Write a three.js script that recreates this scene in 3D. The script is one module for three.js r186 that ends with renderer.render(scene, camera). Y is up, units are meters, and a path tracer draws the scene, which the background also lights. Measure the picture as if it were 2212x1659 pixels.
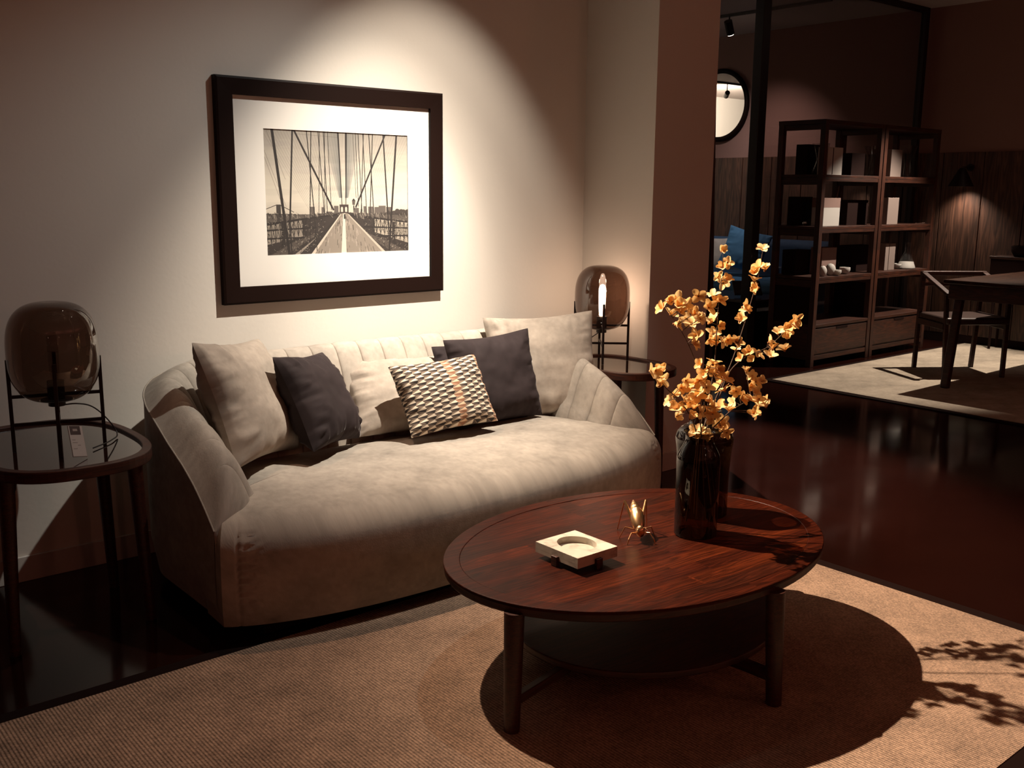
import * as THREE from 'three';
import { RoundedBoxGeometry } from 'three/addons/geometries/RoundedBoxGeometry.js';
import { mergeGeometries, mergeVertices, toCreasedNormals } from 'three/addons/utils/BufferGeometryUtils.js';

// ---------------------------------------------------------------- camera
const scene = new THREE.Scene();
scene.background = new THREE.Color(0x000000);
const FOC = 2152.7, PX = 1106, PY = 829.5, EYE = new THREE.Vector3(0, 1.5, 0);
const camera = new THREE.PerspectiveCamera(2 * Math.atan(829.5 / FOC) * 180 / Math.PI, 2212 / 1659, 0.05, 60);
camera.position.copy(EYE);
const yaw = 0.70254, pitch = 0.19096, roll = -0.00955;
const FWD = new THREE.Vector3(Math.sin(yaw) * Math.cos(pitch), -Math.sin(pitch), -Math.cos(yaw) * Math.cos(pitch));
const RIGHT0 = new THREE.Vector3(Math.cos(yaw), 0, Math.sin(yaw));
const DOWN0 = new THREE.Vector3().crossVectors(FWD, RIGHT0);
const RIGHT = RIGHT0.clone().multiplyScalar(Math.cos(roll)).addScaledVector(DOWN0, Math.sin(roll));
const DOWN = RIGHT0.clone().multiplyScalar(-Math.sin(roll)).addScaledVector(DOWN0, Math.cos(roll));
camera.quaternion.setFromRotationMatrix(new THREE.Matrix4().makeBasis(RIGHT, DOWN.clone().negate(), FWD.clone().negate()));
scene.add(camera);
// a survey helper: the place at a given depth along the sight line of a point measured on the photograph
const at = (u, v, depth) => EYE.clone().addScaledVector(FWD, depth).addScaledVector(RIGHT, (u - PX) / FOC * depth).addScaledVector(DOWN, (v - PY) / FOC * depth);

const renderer = new THREE.WebGLRenderer();
renderer.toneMapping = THREE.LinearToneMapping;
renderer.toneMappingExposure = 1.0;
renderer.shadowMap.enabled = true;

// ---------------------------------------------------------------- lights of the showroom, with added fill lamps (each one sits in a lamp head built further down)
const WARM = new THREE.Color().setRGB(1, 0.87, 0.72), FILL_RED = new THREE.Color().setRGB(1, 0.29, 0.18), COOL = new THREE.Color().setRGB(1, 0.86, 0.8);
const heads = [];                                       // [position, target] of every track head, built with the track
function spot(pos, target, cd, deg, penumbra, color = WARM, size = 1.2, head = true) {
  const l = new THREE.SpotLight(color, cd, 0, deg * Math.PI / 180, penumbra, 2);
  l.position.set(...pos); l.target.position.set(...target); l.castShadow = true; l.shadow.radius = size;
  scene.add(l, l.target);
  if (head) heads.push([new THREE.Vector3(...pos), new THREE.Vector3(...target)]);
  return l;
}
const A = [2.76, 3.13, -2.8];                           // picture light
spot(A, [2.76, 1.026, -4.0], 12.5, 30.5, 0.4, WARM, 0.9);
spot(A, [2.45, 0.62, -3.9], 38, 29, 1.0, WARM, 0.9, false);
spot(A, [2.66, 0.88, -4.0], 30, 17, 1.0, WARM, 0.9, false);
spot(A, [1.5, 0.0, -3.65], 7.6, 42, 1.0, new THREE.Color().setRGB(0.94, 0.98, 0.93), 0.9, false);
const B = [1.76, 3.02, -3.76];                          // table light
const TABLE = new THREE.Color().setRGB(1, 0.8, 0.6);
spot(B, [3.55, 0, -0.45], 66, 31, 1.0, TABLE, 0.9);
spot(B, [3.5, 0, -0.5], 50, 40, 1.0, TABLE, 0.9, false);
spot(B, [2.6, 0, -0.8], 11, 50, 1.0, new THREE.Color().setRGB(1, 0.6, 0.38), 0.9, false);
spot([9.0, 3.15, -3.7], [8.35, 0, -4.5], 52, 33.5, 0.25, WARM, 0.8);            // dining light
spot([8.93, 3.15, -7.0], [10.15, 1.3, -7.3], 7.5, 42, 0.8, COOL, 1.5);        // lamp placed to light the wall beyond the glass
spot([6.2, 3.13, -6.6], [4.72, 0, -3.25], 230, 11, 0.5, COOL, 1.5);           // unseen lamp, placed to light the concrete beside the pier
spot([6.0, 3.13, -11.2], [4.4, 2.3, -13], 70, 60, 0.8, WARM, 1.5);  // out of direct view, placed to light the far wall seen in the mirror
for (const [x, z, cd] of [[-1.8, 2.6, 1.3], [1.2, 3.2, 1.6], [4.6, 2.4, 2], [7.4, 0.8, 1.4]]) {   // added reddish fill lights behind the camera
  const l = new THREE.PointLight(FILL_RED, cd, 0, 2); l.position.set(x, 2.3, z); l.castShadow = true; l.shadow.radius = 5; scene.add(l);
}

// ---------------------------------------------------------------- helpers
let seed = 7;
const rnd = () => { seed |= 0; seed = seed + 0x6D2B79F5 | 0; let t = Math.imul(seed ^ seed >>> 15, 1 | seed); t = t + Math.imul(t ^ t >>> 7, 61 | t) ^ t; return ((t ^ t >>> 14) >>> 0) / 4294967296; };
const rr = (a, b) => a + (b - a) * rnd();
const V = (x, y, z) => new THREE.Vector3(x, y, z);
const hash = (x, y) => { const s = Math.sin(x * 127.1 + y * 311.7) * 43758.5453; return s - Math.floor(s); };
function vnoise(x, y, per) {                            // tiling value noise
  const xi = Math.floor(x), yi = Math.floor(y), fx = x - xi, fy = y - yi, m = (a) => ((a % per) + per) % per;
  const u = fx * fx * (3 - 2 * fx), v = fy * fy * (3 - 2 * fy);
  const a = hash(m(xi), m(yi)), b = hash(m(xi + 1), m(yi)), c = hash(m(xi), m(yi + 1)), d = hash(m(xi + 1), m(yi + 1));
  return a + (b - a) * u + (c - a) * v + (a - b - c + d) * u * v;
}
const fbm = (x, y, per, o = 4) => { let s = 0, a = 0.5, f = 1; for (let i = 0; i < o; i++) { s += a * vnoise(x * f, y * f, per * f); a *= 0.5; f *= 2; } return s / (1 - Math.pow(0.5, o)); };
function tex(n, fn, srgb = true, m = n) {
  const d = new Uint8Array(n * m * 4);
  for (let j = 0; j < m; j++) for (let i = 0; i < n; i++) { const c = fn(i / n, j / m), k = (j * n + i) * 4; for (let q = 0; q < 3; q++) d[k + q] = Math.max(0, Math.min(255, 255 * (Array.isArray(c) ? c[q] : c))); d[k + 3] = 255; }
  const t = new THREE.DataTexture(d, n, m); t.wrapS = t.wrapT = THREE.RepeatWrapping; t.magFilter = THREE.LinearFilter; t.minFilter = THREE.LinearMipmapLinearFilter; t.generateMipmaps = true;
  if (srgb) t.colorSpace = THREE.SRGBColorSpace; t.needsUpdate = true; return t;
}
const rep = (t, x, y = x) => { const c = t.clone(); c.repeat.set(x, y); c.needsUpdate = true; return c; };
const std = (r, g, b, rough = 0.6, o = {}) => { const m = new THREE.MeshPhysicalMaterial({ roughness: rough, ...o }); m.color.setRGB(r, g, b); return m; };
const used = {};
const numbered = (n) => { const k = used[n] = (used[n] ?? -1) + 1; return k ? `${n}_${String(k).padStart(3, '0')}` : n; };
function mark(o) { o.traverse((c) => { if (c.isMesh) { c.castShadow = c.receiveShadow = true; } }); return o; }
function thing(name, label, category, pos = [0, 0, 0], turn = 0, group) {
  const o = new THREE.Group(); o.name = numbered(name); o.position.set(...pos); o.rotation.y = turn; o.userData = { label, category };
  if (group) o.userData.group = group; scene.add(o); return o;
}
function solo(name, label, category, geo, mat, pos, turn = 0, group) {
  const o = new THREE.Mesh(geo, mat); o.name = numbered(name); if (pos) o.position.set(...pos); o.rotation.y = turn; o.userData = { label, category };
  if (group) o.userData.group = group; scene.add(o); return o;
}
function part(name, geo, mat, parent, pos, label) { const o = new THREE.Mesh(geo, mat); o.name = name; if (pos) o.position.set(...pos); if (label) o.userData.label = label; parent.add(o); return o; }
function struct(name, geo, mat, label, pos) { const o = new THREE.Mesh(geo, mat); o.name = name; if (pos) o.position.set(...pos); o.userData = { kind: 'structure', label }; scene.add(o); return o; }
const box = (x0, x1, y0, y1, z0, z1) => { const g = new THREE.BoxGeometry(x1 - x0, y1 - y0, z1 - z0); g.translate((x0 + x1) / 2, (y0 + y1) / 2, (z0 + z1) / 2); return worldUV(g); };
const rbox = (x0, x1, y0, y1, z0, z1, r = 0.004, s = 2) => { const g = new RoundedBoxGeometry(x1 - x0, y1 - y0, z1 - z0, s, Math.min(r, (x1 - x0) / 2.01, (y1 - y0) / 2.01, (z1 - z0) / 2.01)); g.translate((x0 + x1) / 2, (y0 + y1) / 2, (z0 + z1) / 2); return worldUV(g); };
function worldUV(g, k = 1) {                            // uv in metres from the dominant normal
  const p = g.attributes.position, n = g.attributes.normal, uv = new Float32Array(p.count * 2);
  for (let i = 0; i < p.count; i++) {
    const ax = Math.abs(n.getX(i)), ay = Math.abs(n.getY(i)), az = Math.abs(n.getZ(i));
    let a, b; if (ay >= ax && ay >= az) { a = p.getX(i); b = p.getZ(i); } else if (ax >= az) { a = p.getZ(i); b = p.getY(i); } else { a = p.getX(i); b = p.getY(i); }
    uv[2 * i] = a * k; uv[2 * i + 1] = b * k;
  }
  g.setAttribute('uv', new THREE.BufferAttribute(uv, 2)); return g;
}
const swapUV = (g) => { const u = g.attributes.uv; for (let i = 0; i < u.count; i++) { const a = u.getX(i); u.setXY(i, u.getY(i), a); } return g; };
const merge = (l) => mergeGeometries(l.map((g) => { const h = g.index ? g.toNonIndexed() : g; for (const k of Object.keys(h.attributes)) if (!['position', 'normal', 'uv'].includes(k)) h.deleteAttribute(k); return h; }));
const lathe = (pts, seg = 48) => new THREE.LatheGeometry(pts.map(([r, y]) => new THREE.Vector2(r, y)), seg);
const tube = (pts, r, seg = 24, rad = 6) => new THREE.TubeGeometry(new THREE.CatmullRomCurve3(pts), seg, r, rad);
function rod(a, b, r0, r1 = r0, seg = 12) {             // tapered round bar from a to b
  const d = b.clone().sub(a), g = new THREE.CylinderGeometry(r1, r0, d.length(), seg);
  g.applyQuaternion(new THREE.Quaternion().setFromUnitVectors(V(0, 1, 0), d.clone().normalize())); g.translate((a.x + b.x) / 2, (a.y + b.y) / 2, (a.z + b.z) / 2); return g;
}
function bar(a, b, w, h) {                              // square bar from a to b
  const d = b.clone().sub(a), g = new RoundedBoxGeometry(w, d.length(), h, 1, Math.min(w, h) * 0.15);
  g.applyQuaternion(new THREE.Quaternion().setFromUnitVectors(V(0, 1, 0), d.clone().normalize())); g.translate((a.x + b.x) / 2, (a.y + b.y) / 2, (a.z + b.z) / 2); return worldUV(g);
}
function gridGeo(nu, nv, f, closedU = false) {          // surface from f(i/nu, j/nv) -> Vector3, uv as given by f or 0..1
  const P = [], U = [], I = [];
  for (let j = 0; j <= nv; j++) for (let i = 0; i <= nu; i++) { const q = f(i / nu, j / nv); P.push(q.x, q.y, q.z); U.push(q.u ?? i / nu, q.v ?? j / nv); }
  for (let j = 0; j < nv; j++) for (let i = 0; i < nu; i++) { const a = j * (nu + 1) + i, b = a + 1, c = a + nu + 1, d = c + 1; I.push(a, b, d, a, d, c); }
  const g = new THREE.BufferGeometry(); g.setAttribute('position', new THREE.Float32BufferAttribute(P, 3)); g.setAttribute('uv', new THREE.Float32BufferAttribute(U, 2)); g.setIndex(I); g.computeVertexNormals(); return g;
}
const sm = (a, b, x) => { const t = Math.max(0, Math.min(1, (x - a) / (b - a))); return t * t * (3 - 2 * t); };

// ---------------------------------------------------------------- materials
const T_plaster = tex(256, (u, v) => 0.5 + 0.5 * (fbm(u * 48, v * 48, 48, 3) - 0.5), false);
const T_soft = tex(512, (u, v) => { const n = fbm(u * 6, v * 6, 6, 5), m = fbm(u * 40, v * 40, 40, 3); const k = 0.83 + 0.26 * (n - 0.5) + 0.12 * (m - 0.5); return [k, k, k]; });
const T_conc = tex(512, (u, v) => { const k = 0.72 + 0.35 * (fbm(u * 5, v * 5, 5, 6) - 0.5); return [k, k, k * 0.99]; });
const T_wood = tex(512, (u, v) => {                     // grain runs along u
  const w = fbm(u * 3, v * 14, 14, 4), f = fbm(u * 6, v * 160, 160, 3), r = 0.5 + 0.5 * Math.sin((v * 9 + w * 2.4 + 0.25 * Math.sin(u * 6.28)) * 6.28 * 2);
  const k = 0.62 + 0.22 * (r - 0.5) + 0.3 * (f - 0.5) + 0.3 * (w - 0.5); return [k, k * 0.97, k * 0.94];
});
const T_rug = tex(1024, (u, v) => {                     // ribs along v, 64 to a tile
  const rib = Math.abs(Math.sin(u * 64 * Math.PI)), kn = 0.5 + 0.5 * Math.sin((v * 128 + (Math.floor(u * 64) % 2) * 0.5) * 6.28), n = fbm(u * 128, v * 128, 128, 2), big = fbm(u * 7, v * 7, 7, 3);
  const k = 0.55 + 0.28 * rib + 0.08 * kn + 0.34 * (n - 0.5) + 0.18 * (big - 0.5); return [k, k * 0.97, k * 0.93];
});
const T_rugB = tex(512, (u, v) => Math.abs(Math.sin(u * 32 * Math.PI)) * 0.7 + 0.3 * fbm(u * 64, v * 64, 64, 2), false);
const T_marble = tex(256, (u, v) => { const n = fbm(u * 4, v * 4, 4, 5), s = Math.pow(1 - Math.abs(2 * fbm(u * 3 + 7, v * 3 + 2, 3, 4) - 1), 8); const k = 0.93 - 0.3 * s * n - 0.22 * Math.max(0, n - 0.5); return [k, k * 0.98, k * 0.94]; });
const M = {
  wall: std(0.56, 0.525, 0.475, 0.9, { bumpMap: rep(T_plaster, 1.6), bumpScale: 0.0006 }),
  wallDark: std(0.22, 0.125, 0.105, 0.9),
  ceil: std(0.6, 0.52, 0.48, 0.95),
  base: std(0.45, 0.42, 0.39, 0.6),
  floor: std(0.026, 0.0065, 0.0042, 0.24, { specularIntensity: 0.6, map: rep(T_conc, 0.35), roughnessMap: rep(T_conc, 0.5) }),
  velvet: std(0.47, 0.41, 0.345, 0.85, { map: rep(T_soft, 1.4), sheen: 0.35, sheenRoughness: 0.5, sheenColor: new THREE.Color().setRGB(0.6, 0.55, 0.5), bumpMap: rep(T_plaster, 6), bumpScale: 0.0006 }),
  cushion: std(0.5, 0.42, 0.345, 0.85, { map: rep(T_soft, 1.3), sheen: 0.3, sheenRoughness: 0.5, bumpMap: rep(T_plaster, 3), bumpScale: 0.0005 }),
  dark: std(0.04, 0.028, 0.029, 0.85, { specularIntensity: 0.4, map: rep(T_soft, 1), sheen: 1, sheenRoughness: 0.35, sheenColor: new THREE.Color().setRGB(0.5, 0.45, 0.44) }),
  rug: std(0.52, 0.355, 0.26, 0.95, { map: rep(T_rug, 1 / 0.64), bumpMap: rep(T_rugB, 1 / 0.32), bumpScale: 0.003 }),
  rugEdge: std(0.011, 0.005, 0.004, 0.95, { specularIntensity: 0.1 }),
  rug2: std(0.5, 0.4, 0.3, 0.95, { map: rep(T_soft, 1.5) }),
  black: std(0.012, 0.007, 0.006, 0.45),
  frame: std(0.009, 0.004, 0.003, 0.5, { specularIntensity: 0.15 }),
  mat: std(0.6, 0.58, 0.545, 0.95),
  walnut: std(0.11, 0.024, 0.009, 0.45, { map: rep(T_wood, 1.2, 2.6) }),
  wood: std(0.1, 0.028, 0.012, 0.5, { map: rep(T_wood, 1, 2) }),
  panel: std(0.17, 0.08, 0.052, 0.5, { map: rep(T_wood, 0.5, 1.2) }),
  steel: std(0.014, 0.008, 0.007, 0.4, { metalness: 0.3 }),
  smoke: std(0.35, 0.26, 0.215, 0.0, { transmission: 1, thickness: 0, ior: 1.8, side: THREE.DoubleSide }),
  bottle: std(0.27, 0.18, 0.12, 0.0, { transmission: 1, thickness: 0, ior: 1.6, side: THREE.DoubleSide }),
  clear: std(0.85, 0.85, 0.85, 0.02, { transmission: 1, thickness: 0, ior: 1.5, side: THREE.DoubleSide }),
  tint: std(0.55, 0.47, 0.44, 0.0, { transmission: 1, thickness: 0, ior: 1.5, side: THREE.DoubleSide }),
  marble: std(0.72, 0.67, 0.6, 0.35, { map: rep(T_marble, 5) }),
  brass: std(0.86, 0.52, 0.26, 0.28, { metalness: 1 }),
  petal: std(0.86, 0.53, 0.19, 0.95, { side: THREE.DoubleSide, transmission: 0.35, thickness: 0 }),
  petal2: std(0.9, 0.64, 0.3, 0.95, { side: THREE.DoubleSide, transmission: 0.35, thickness: 0 }),
  bud: std(0.22, 0.08, 0.02, 0.8), twig: std(0.06, 0.03, 0.015, 0.8),
  white: std(0.42, 0.39, 0.36, 0.7), paper: std(0.2, 0.15, 0.13, 0.8), kraft: std(0.2, 0.12, 0.1, 0.85), darkbox: std(0.014, 0.006, 0.005, 0.8, { specularIntensity: 0.15 }),
  blue: std(0.05, 0.17, 0.33, 0.8), navy: std(0.03, 0.07, 0.14, 0.8),
  mirror: std(0.9, 0.88, 0.86, 0.0, { metalness: 1 }),
};
const glow = (r, g, b, k) => { const m = new THREE.MeshStandardMaterial({ color: 0x000000, emissiveIntensity: k }); m.emissive.setRGB(r, g, b); return m; };

// ---------------------------------------------------------------- the room
const CEIL = 3.37, XR = 10.15;
struct('floor', box(-4.2, 10.35, -0.12, 0, -13.2, 5.2), M.floor, 'dark polished concrete floor');
struct('ceiling', box(-4.2, 10.35, CEIL, CEIL + 0.12, -13.2, 5.2), M.ceil, 'dim grey ceiling');
struct('wall_back', box(-4, 3.89, 0, CEIL, -4.16, -4), M.wall, 'warm grey plaster wall behind the sofa');
struct('wall_pier', box(3.89, 4.362, 0, CEIL, -4.16, -3.495), M.wall, 'plaster pier at the right end of the sofa wall');
const wr = struct('wall_right', box(XR, XR + 0.16, 0, CEIL, -13, 5), M.wallDark, 'dark wall with wood wainscot behind the dining table');
struct('wall_left', box(-4.16, -4, 0, CEIL, -13, 5), M.wallDark, 'dark wall at the left end of the room');
struct('wall_front', box(-4, XR, 0, CEIL, 5, 5.16), M.wallDark, 'dark wall behind the photographer');
struct('wall_far', box(-4, XR, 0, CEIL, -13.16, -13), M.wall, 'plaster wall of the room beyond the glass');
struct('baseboard_back', rbox(-4, 3.888, 0, 0.1, -4, -3.988, 0.003), M.base, 'painted baseboard under the sofa wall');
struct('baseboard_pier', merge([rbox(3.878, 3.89, 0, 0.1, -3.988, -3.483, 0.003), rbox(3.878, 4.362, 0, 0.1, -3.495, -3.483, 0.003)]), M.base, 'painted baseboard around the pier');
const panels = [M.panel, M.panel.clone(), M.panel.clone()]; panels[1].color.multiplyScalar(0.85); panels[2].color.multiplyScalar(1.12);
for (let k = 0; k < 24; k++) { const z0 = -4.728 - 0.42 * 15 + k * 0.42; part('wood_panel', swapUV(rbox(XR - 0.022, XR, 0.09, 1.93, z0 + 0.005, z0 + 0.415, 0.004)), panels[(k * 2 + (k % 3)) % 3], wr); }
part('panel_base', rbox(XR - 0.02, XR, 0, 0.09, -11.1, -0.6, 0.003), M.darkbox, wr);
// steel and smoked glass partition
const gw = new THREE.Group(); gw.name = 'window_1'; gw.userData = { kind: 'structure', label: 'black steel partition with a tinted glass pane' }; scene.add(gw);
part('post', rbox(7.335, 7.44, 0, CEIL, -5.5, -5.41, 0.004), M.steel, gw);
part('post', rbox(10.05, 10.12, 0, CEIL, -5.48, -5.42, 0.004), M.steel, gw);
part('pane', new THREE.PlaneGeometry(2.61, CEIL - 0.1).translate(8.745, CEIL / 2, -5.45), M.tint, gw);
part('rail', rbox(7.44, 10.05, 0, 0.05, -5.48, -5.42, 0.004), M.steel, gw);
part('rail', rbox(7.44, 10.05, CEIL - 0.05, CEIL, -5.48, -5.42, 0.004), M.steel, gw);

// track lights
function track(label, x0, z0, x1, z1) { const a = V(x0, CEIL - 0.015, z0), b = V(x1, CEIL - 0.015, z1); return solo('ceiling_track', label, 'track', bar(a, b, 0.035, 0.03), M.black, undefined, 0, 'black ceiling tracks'); }
track('black ceiling track on the ceiling beyond the glass partition', 8.93, -9.5, 8.93, -5.8);
track('black ceiling track along the far end of the room beyond the mirror', 3.6, -11.2, 8.4, -11.2);
track('black ceiling track in front of the sofa wall', 0.5, -2.8, 3.8, -2.8);
track('black ceiling track close to the sofa wall', 0.8, -3.76, 2.6, -3.76);
track('black ceiling track above the dining table', 8.0, -3.7, 9.9, -3.7);
track('black ceiling track out of view behind the photographer', -2.5, 1.6, 5.5, 1.6);
for (const [x, tx] of [[-1.6, -1.8], [0.4, 0.2], [2.2, 2.6], [4.2, 4.6]]) { heads.push([V(x, 3.13, 1.6), V(tx, 0, 2.6)]); }  // out of view, their lenses placed to glint in the lamp glass and vases
const headNames = ['aimed at the framed picture', 'aimed at the coffee table', 'above the dining table', 'beyond the glass partition, placed to light the wall there', 'out of view near the opening, placed to light the concrete', 'at the far end of the room, placed to light the mirrored wall', 'out of view behind the photographer for glints in glass, first', 'out of view behind the photographer for glints in glass, second', 'out of view behind the photographer for glints in glass, third', 'out of view behind the photographer for glints in glass, fourth'];
const LENS = glow(1, 0.86, 0.68, 14);
heads.forEach(([p, q], i) => {
  const d = q.clone().sub(p).normalize(), t = thing('spotlight_head', `black cylindrical track spotlight ${headNames[i]}`, 'spotlight', [p.x, p.y, p.z], 0, 'track spotlights');
  const a = d.clone().multiplyScalar(-0.015), b = d.clone().multiplyScalar(-0.16);
  const can = part('can', rod(b, a, 0.042, 0.042, 24), M.black, t);
  part('lens', new THREE.CylinderGeometry(0.034, 0.034, 0.004, 24).applyQuaternion(new THREE.Quaternion().setFromUnitVectors(V(0, 1, 0), d)).translate(a.x * 0.7, a.y * 0.7, a.z * 0.7), LENS, t);
  const m = d.clone().multiplyScalar(-0.1); part('bracket', rod(m, V(m.x, CEIL - 0.03 - p.y, m.z), 0.008), M.black, t);
});
const fillLampSpots = [[-1.8, 2.6], [1.2, 3.2], [4.6, 2.4], [7.4, 0.8]];  // unseen globes on cords, added to carry the reddish fill lights
fillLampSpots.forEach(([x, z], i) => {
  const t = thing('added_fill_lamp', `added amber fill globe hanging unseen behind the photographer, ${['first', 'second', 'third', 'fourth'][i]} from the left`, 'lamp', [x, 2.3, z], 0, 'added amber fill globes');
  part('globe', new THREE.SphereGeometry(0.1, 24, 16), glow(1, 0.5, 0.36, 1.2), t); part('cord', rod(V(0, 0.1, 0), V(0, CEIL - 2.3, 0), 0.004), M.black, t);
});

// ---------------------------------------------------------------- rugs
const rug = thing('area_rug', 'tan ribbed sisal rug with dark binding under the coffee table', 'rug');
part('pile', box(-1.2, 3.47, 0, 0.009, -2.9, -1.0), M.rug, rug);
part('binding', merge([box(-1.2, 3.53, 0, 0.007, -2.955, -2.9), box(3.47, 3.53, 0, 0.007, -2.9, -0.945), box(-1.2, 3.47, 0, 0.007, -1.0, -0.945)]), M.rugEdge, rug);
const rug2 = thing('dining_rug', 'pale wool rug with dark edge under the dining table', 'rug');
part('pile', box(6.8, 10.1, 0, 0.012, -4.74, -1.4), M.rug2, rug2);
part('binding', merge([box(6.74, 6.8, 0, 0.008, -4.8, -1.4), box(6.8, 10.1, 0, 0.008, -4.8, -4.74)]), M.rugEdge, rug2);

// ---------------------------------------------------------------- sofa
const SX = 2.37;
{
  const sofa = thing('curved_sofa', 'taupe velvet tub sofa with channel tufted curved back against the wall', 'sofa');
  // outer plan line of the back and arms, left tip to right tip
  const R = 0.36, xl = 1.285, zb = -3.915, zt = -3.04, half = [];
  const zc = zb + R, straight = zt - zc, arc = R * Math.PI / 2, back = SX - xl - R, Lh = straight + arc + back, L = 2 * Lh;
  const plan = (s) => {
    const m = s > Lh, q = m ? L - s : s; let x, z, nx, nz;
    if (q < straight) { x = xl; z = zt - q; nx = 1; nz = 0; }
    else if (q < straight + arc) { const a = (q - straight) / R; x = xl + R - R * Math.cos(a); z = zc - R * Math.sin(a); nx = Math.cos(a); nz = Math.sin(a); }
    else { x = xl + R + (q - straight - arc); z = zb; nx = 0; nz = 1; }
    return m ? [2 * SX - x, z, -nx, nz, q] : [x, z, nx, nz, q];
  };
  const hTop = (q) => { const t = [[0, 0.38], [0.05, 0.425], [0.1, 0.468], [0.16, 0.51], [0.24, 0.555], [0.37, 0.612], [0.51, 0.685], [0.62, 0.73], [0.8, 0.77], [1.0, 0.79], [Lh + 0.1, 0.8]]; for (let i = 1; i < t.length; i++) if (q <= t[i][0]) { const k = (q - t[i - 1][0]) / (t[i][0] - t[i - 1][0]); return t[i - 1][1] + (t[i][1] - t[i - 1][1]) * k; } return 0.8; };
  const thick = (q) => 0.05 + 0.205 * Math.pow(Math.min(1, q / 0.14), 0.5);
  const NCH = 31, CH = L / NCH;
  const padPt = (s, t) => {                             // t 0 at the outer top edge, 1 at the seat
    const [x, z, nx, nz, q] = plan(s), h = hTop(q), T = thick(q), a = t * Math.PI / 2;
    const f = Math.abs(Math.sin(Math.PI * s / CH)), groove = 0.022 * (1 - Math.pow(f, 0.4)) * sm(0.05, 0.4, t);
    const e = 0.78, lo = 0.33; let u = T * Math.pow(Math.sin(a), e), y = lo + (h - lo) * Math.pow(Math.cos(a), 0.8);
    y += (0.145 - 0.062 * sm(0.3, 0.8, q)) * Math.sin(Math.PI * Math.min(1, t * 1.7)) * (1 - t) * Math.pow(Math.min(1, q / 0.11), 0.5);
    u -= groove * (0.3 + 0.7 * t); y -= groove * (1 - t);
    return { x: x + nx * u, y, z: z + nz * u, u: s, v: t * 0.5 };
  };
  for (let k = 0; k < NCH; k++) part('channel_panel', gridGeo(16, 28, (a, b) => padPt((k + (0.5 - 0.5 * Math.cos(Math.PI * a))) * CH, b)), M.velvet, sofa);
  const shell = gridGeo(160, 5, (a, b) => { const s = (1 - a) * L, [x, z, nx, nz, q] = plan(s), h = hTop(q), y = 0.055 + (h + 0.001 - 0.055) * b, i = b < 0.01 ? 0.02 : b > 0.98 ? 0.0 : -0.004 * Math.sin(b * 3.14); return { x: x + nx * i, y, z: z + nz * i, u: s, v: y }; });
  for (const s0 of [0, L]) part('arm_end', gridGeo(16, 8, (a, b) => { const p = padPt(s0, a), k = s0 ? 1 - b : b; const y = p.y + (0.2 - p.y) * k; return { x: p.x, y, z: p.z + 0.03 * Math.sin(Math.PI * Math.min(1, k * 1.2)) * Math.sin(Math.PI * Math.min(1, a * 1.1 + 0.02)), u: p.x, v: y }; }), M.velvet, sofa);
  part('outer_shell', shell, M.velvet, sofa);
  part('piping', merge([tube(Array.from({ length: 90 }, (_, i) => { const s = i / 89 * L, [x, z, nx, nz, q] = plan(s); return V(x, hTop(q) + 0.001, z); }), 0.0035, 300, 6)]), M.velvet, sofa);
  // seat: a bowed block with a rolled front
  const outline = []; const zf = (u) => -2.812 - 0.17 * Math.pow(Math.abs(u), 3.4);
  const NB = 260;
  for (let i = 0; i <= NB; i++) { const u = -1 + 2 * i / NB; const uu = Math.sign(u) * (1 - Math.pow(1 - Math.abs(u), 1.35)); outline.push([SX + uu * 1.088, zf(uu) - 0.012 * Math.pow(Math.abs(uu), 24)]); }
  const side = []; for (let i = 1; i <= 14; i++) side.push([SX + 1.088 - 0.0004 * i, -2.994 - i * 0.0105]);
  const mid = []; for (let i = 0; i <= 12; i++) mid.push([SX + 1.02 - i * 0.012, -3.16 - i * 0.045]);
  let ring = [...outline, ...side, ...mid]; const rev = [...side, ...mid].map(([x, z]) => [2 * SX - x, z]).reverse(); ring = [...ring, ...Array.from({ length: 20 }, (_, i) => [SX + 0.85 - 1.7 * (i + 0.5) / 20, -3.72]), ...rev];
  const n = ring.length, nrm = ring.map((p, i) => { const a = ring[(i + n - 1) % n], b = ring[(i + 1) % n]; const dx = b[0] - a[0], dz = b[1] - a[1], l = Math.hypot(dx, dz); return [dz / l, -dx / l]; });
  for (let k = 0; k < 6; k++) { const c = nrm.map((v) => [...v]); for (let i = 0; i < n; i++) { const a = c[(i + n - 1) % n], b = c[(i + 1) % n]; const x = a[0] + 2 * c[i][0] + b[0], z = a[1] + 2 * c[i][1] + b[1], l = Math.hypot(x, z); nrm[i] = [x / l, z / l]; } }
  const prof = []; // inset, y, spread towards the middle line
  for (let k = 0; k <= 26; k++) { const y = 0.055 + k * 0.0094; prof.push([0.016 * Math.pow(1 - Math.min(1, (y - 0.055) / 0.1), 2) + 0.006 * Math.pow(Math.max(0, (y - 0.2) / 0.12), 2), y, 0]); }
  const [i0, y0] = prof[prof.length - 1];
  for (let k = 1; k <= 14; k++) { const a = k / 14 * Math.PI / 2; prof.push([i0 + 0.165 * (1 - Math.cos(a)), y0 + 0.125 * Math.sin(a), 0]); }
  const topI = prof[prof.length - 1][0], topY = prof[prof.length - 1][1];
  for (let k = 1; k <= 14; k++) { const w = k / 14; prof.push([topI, topY + 0.028 * (1 - Math.pow(1 - w, 2)), w]); }
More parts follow.
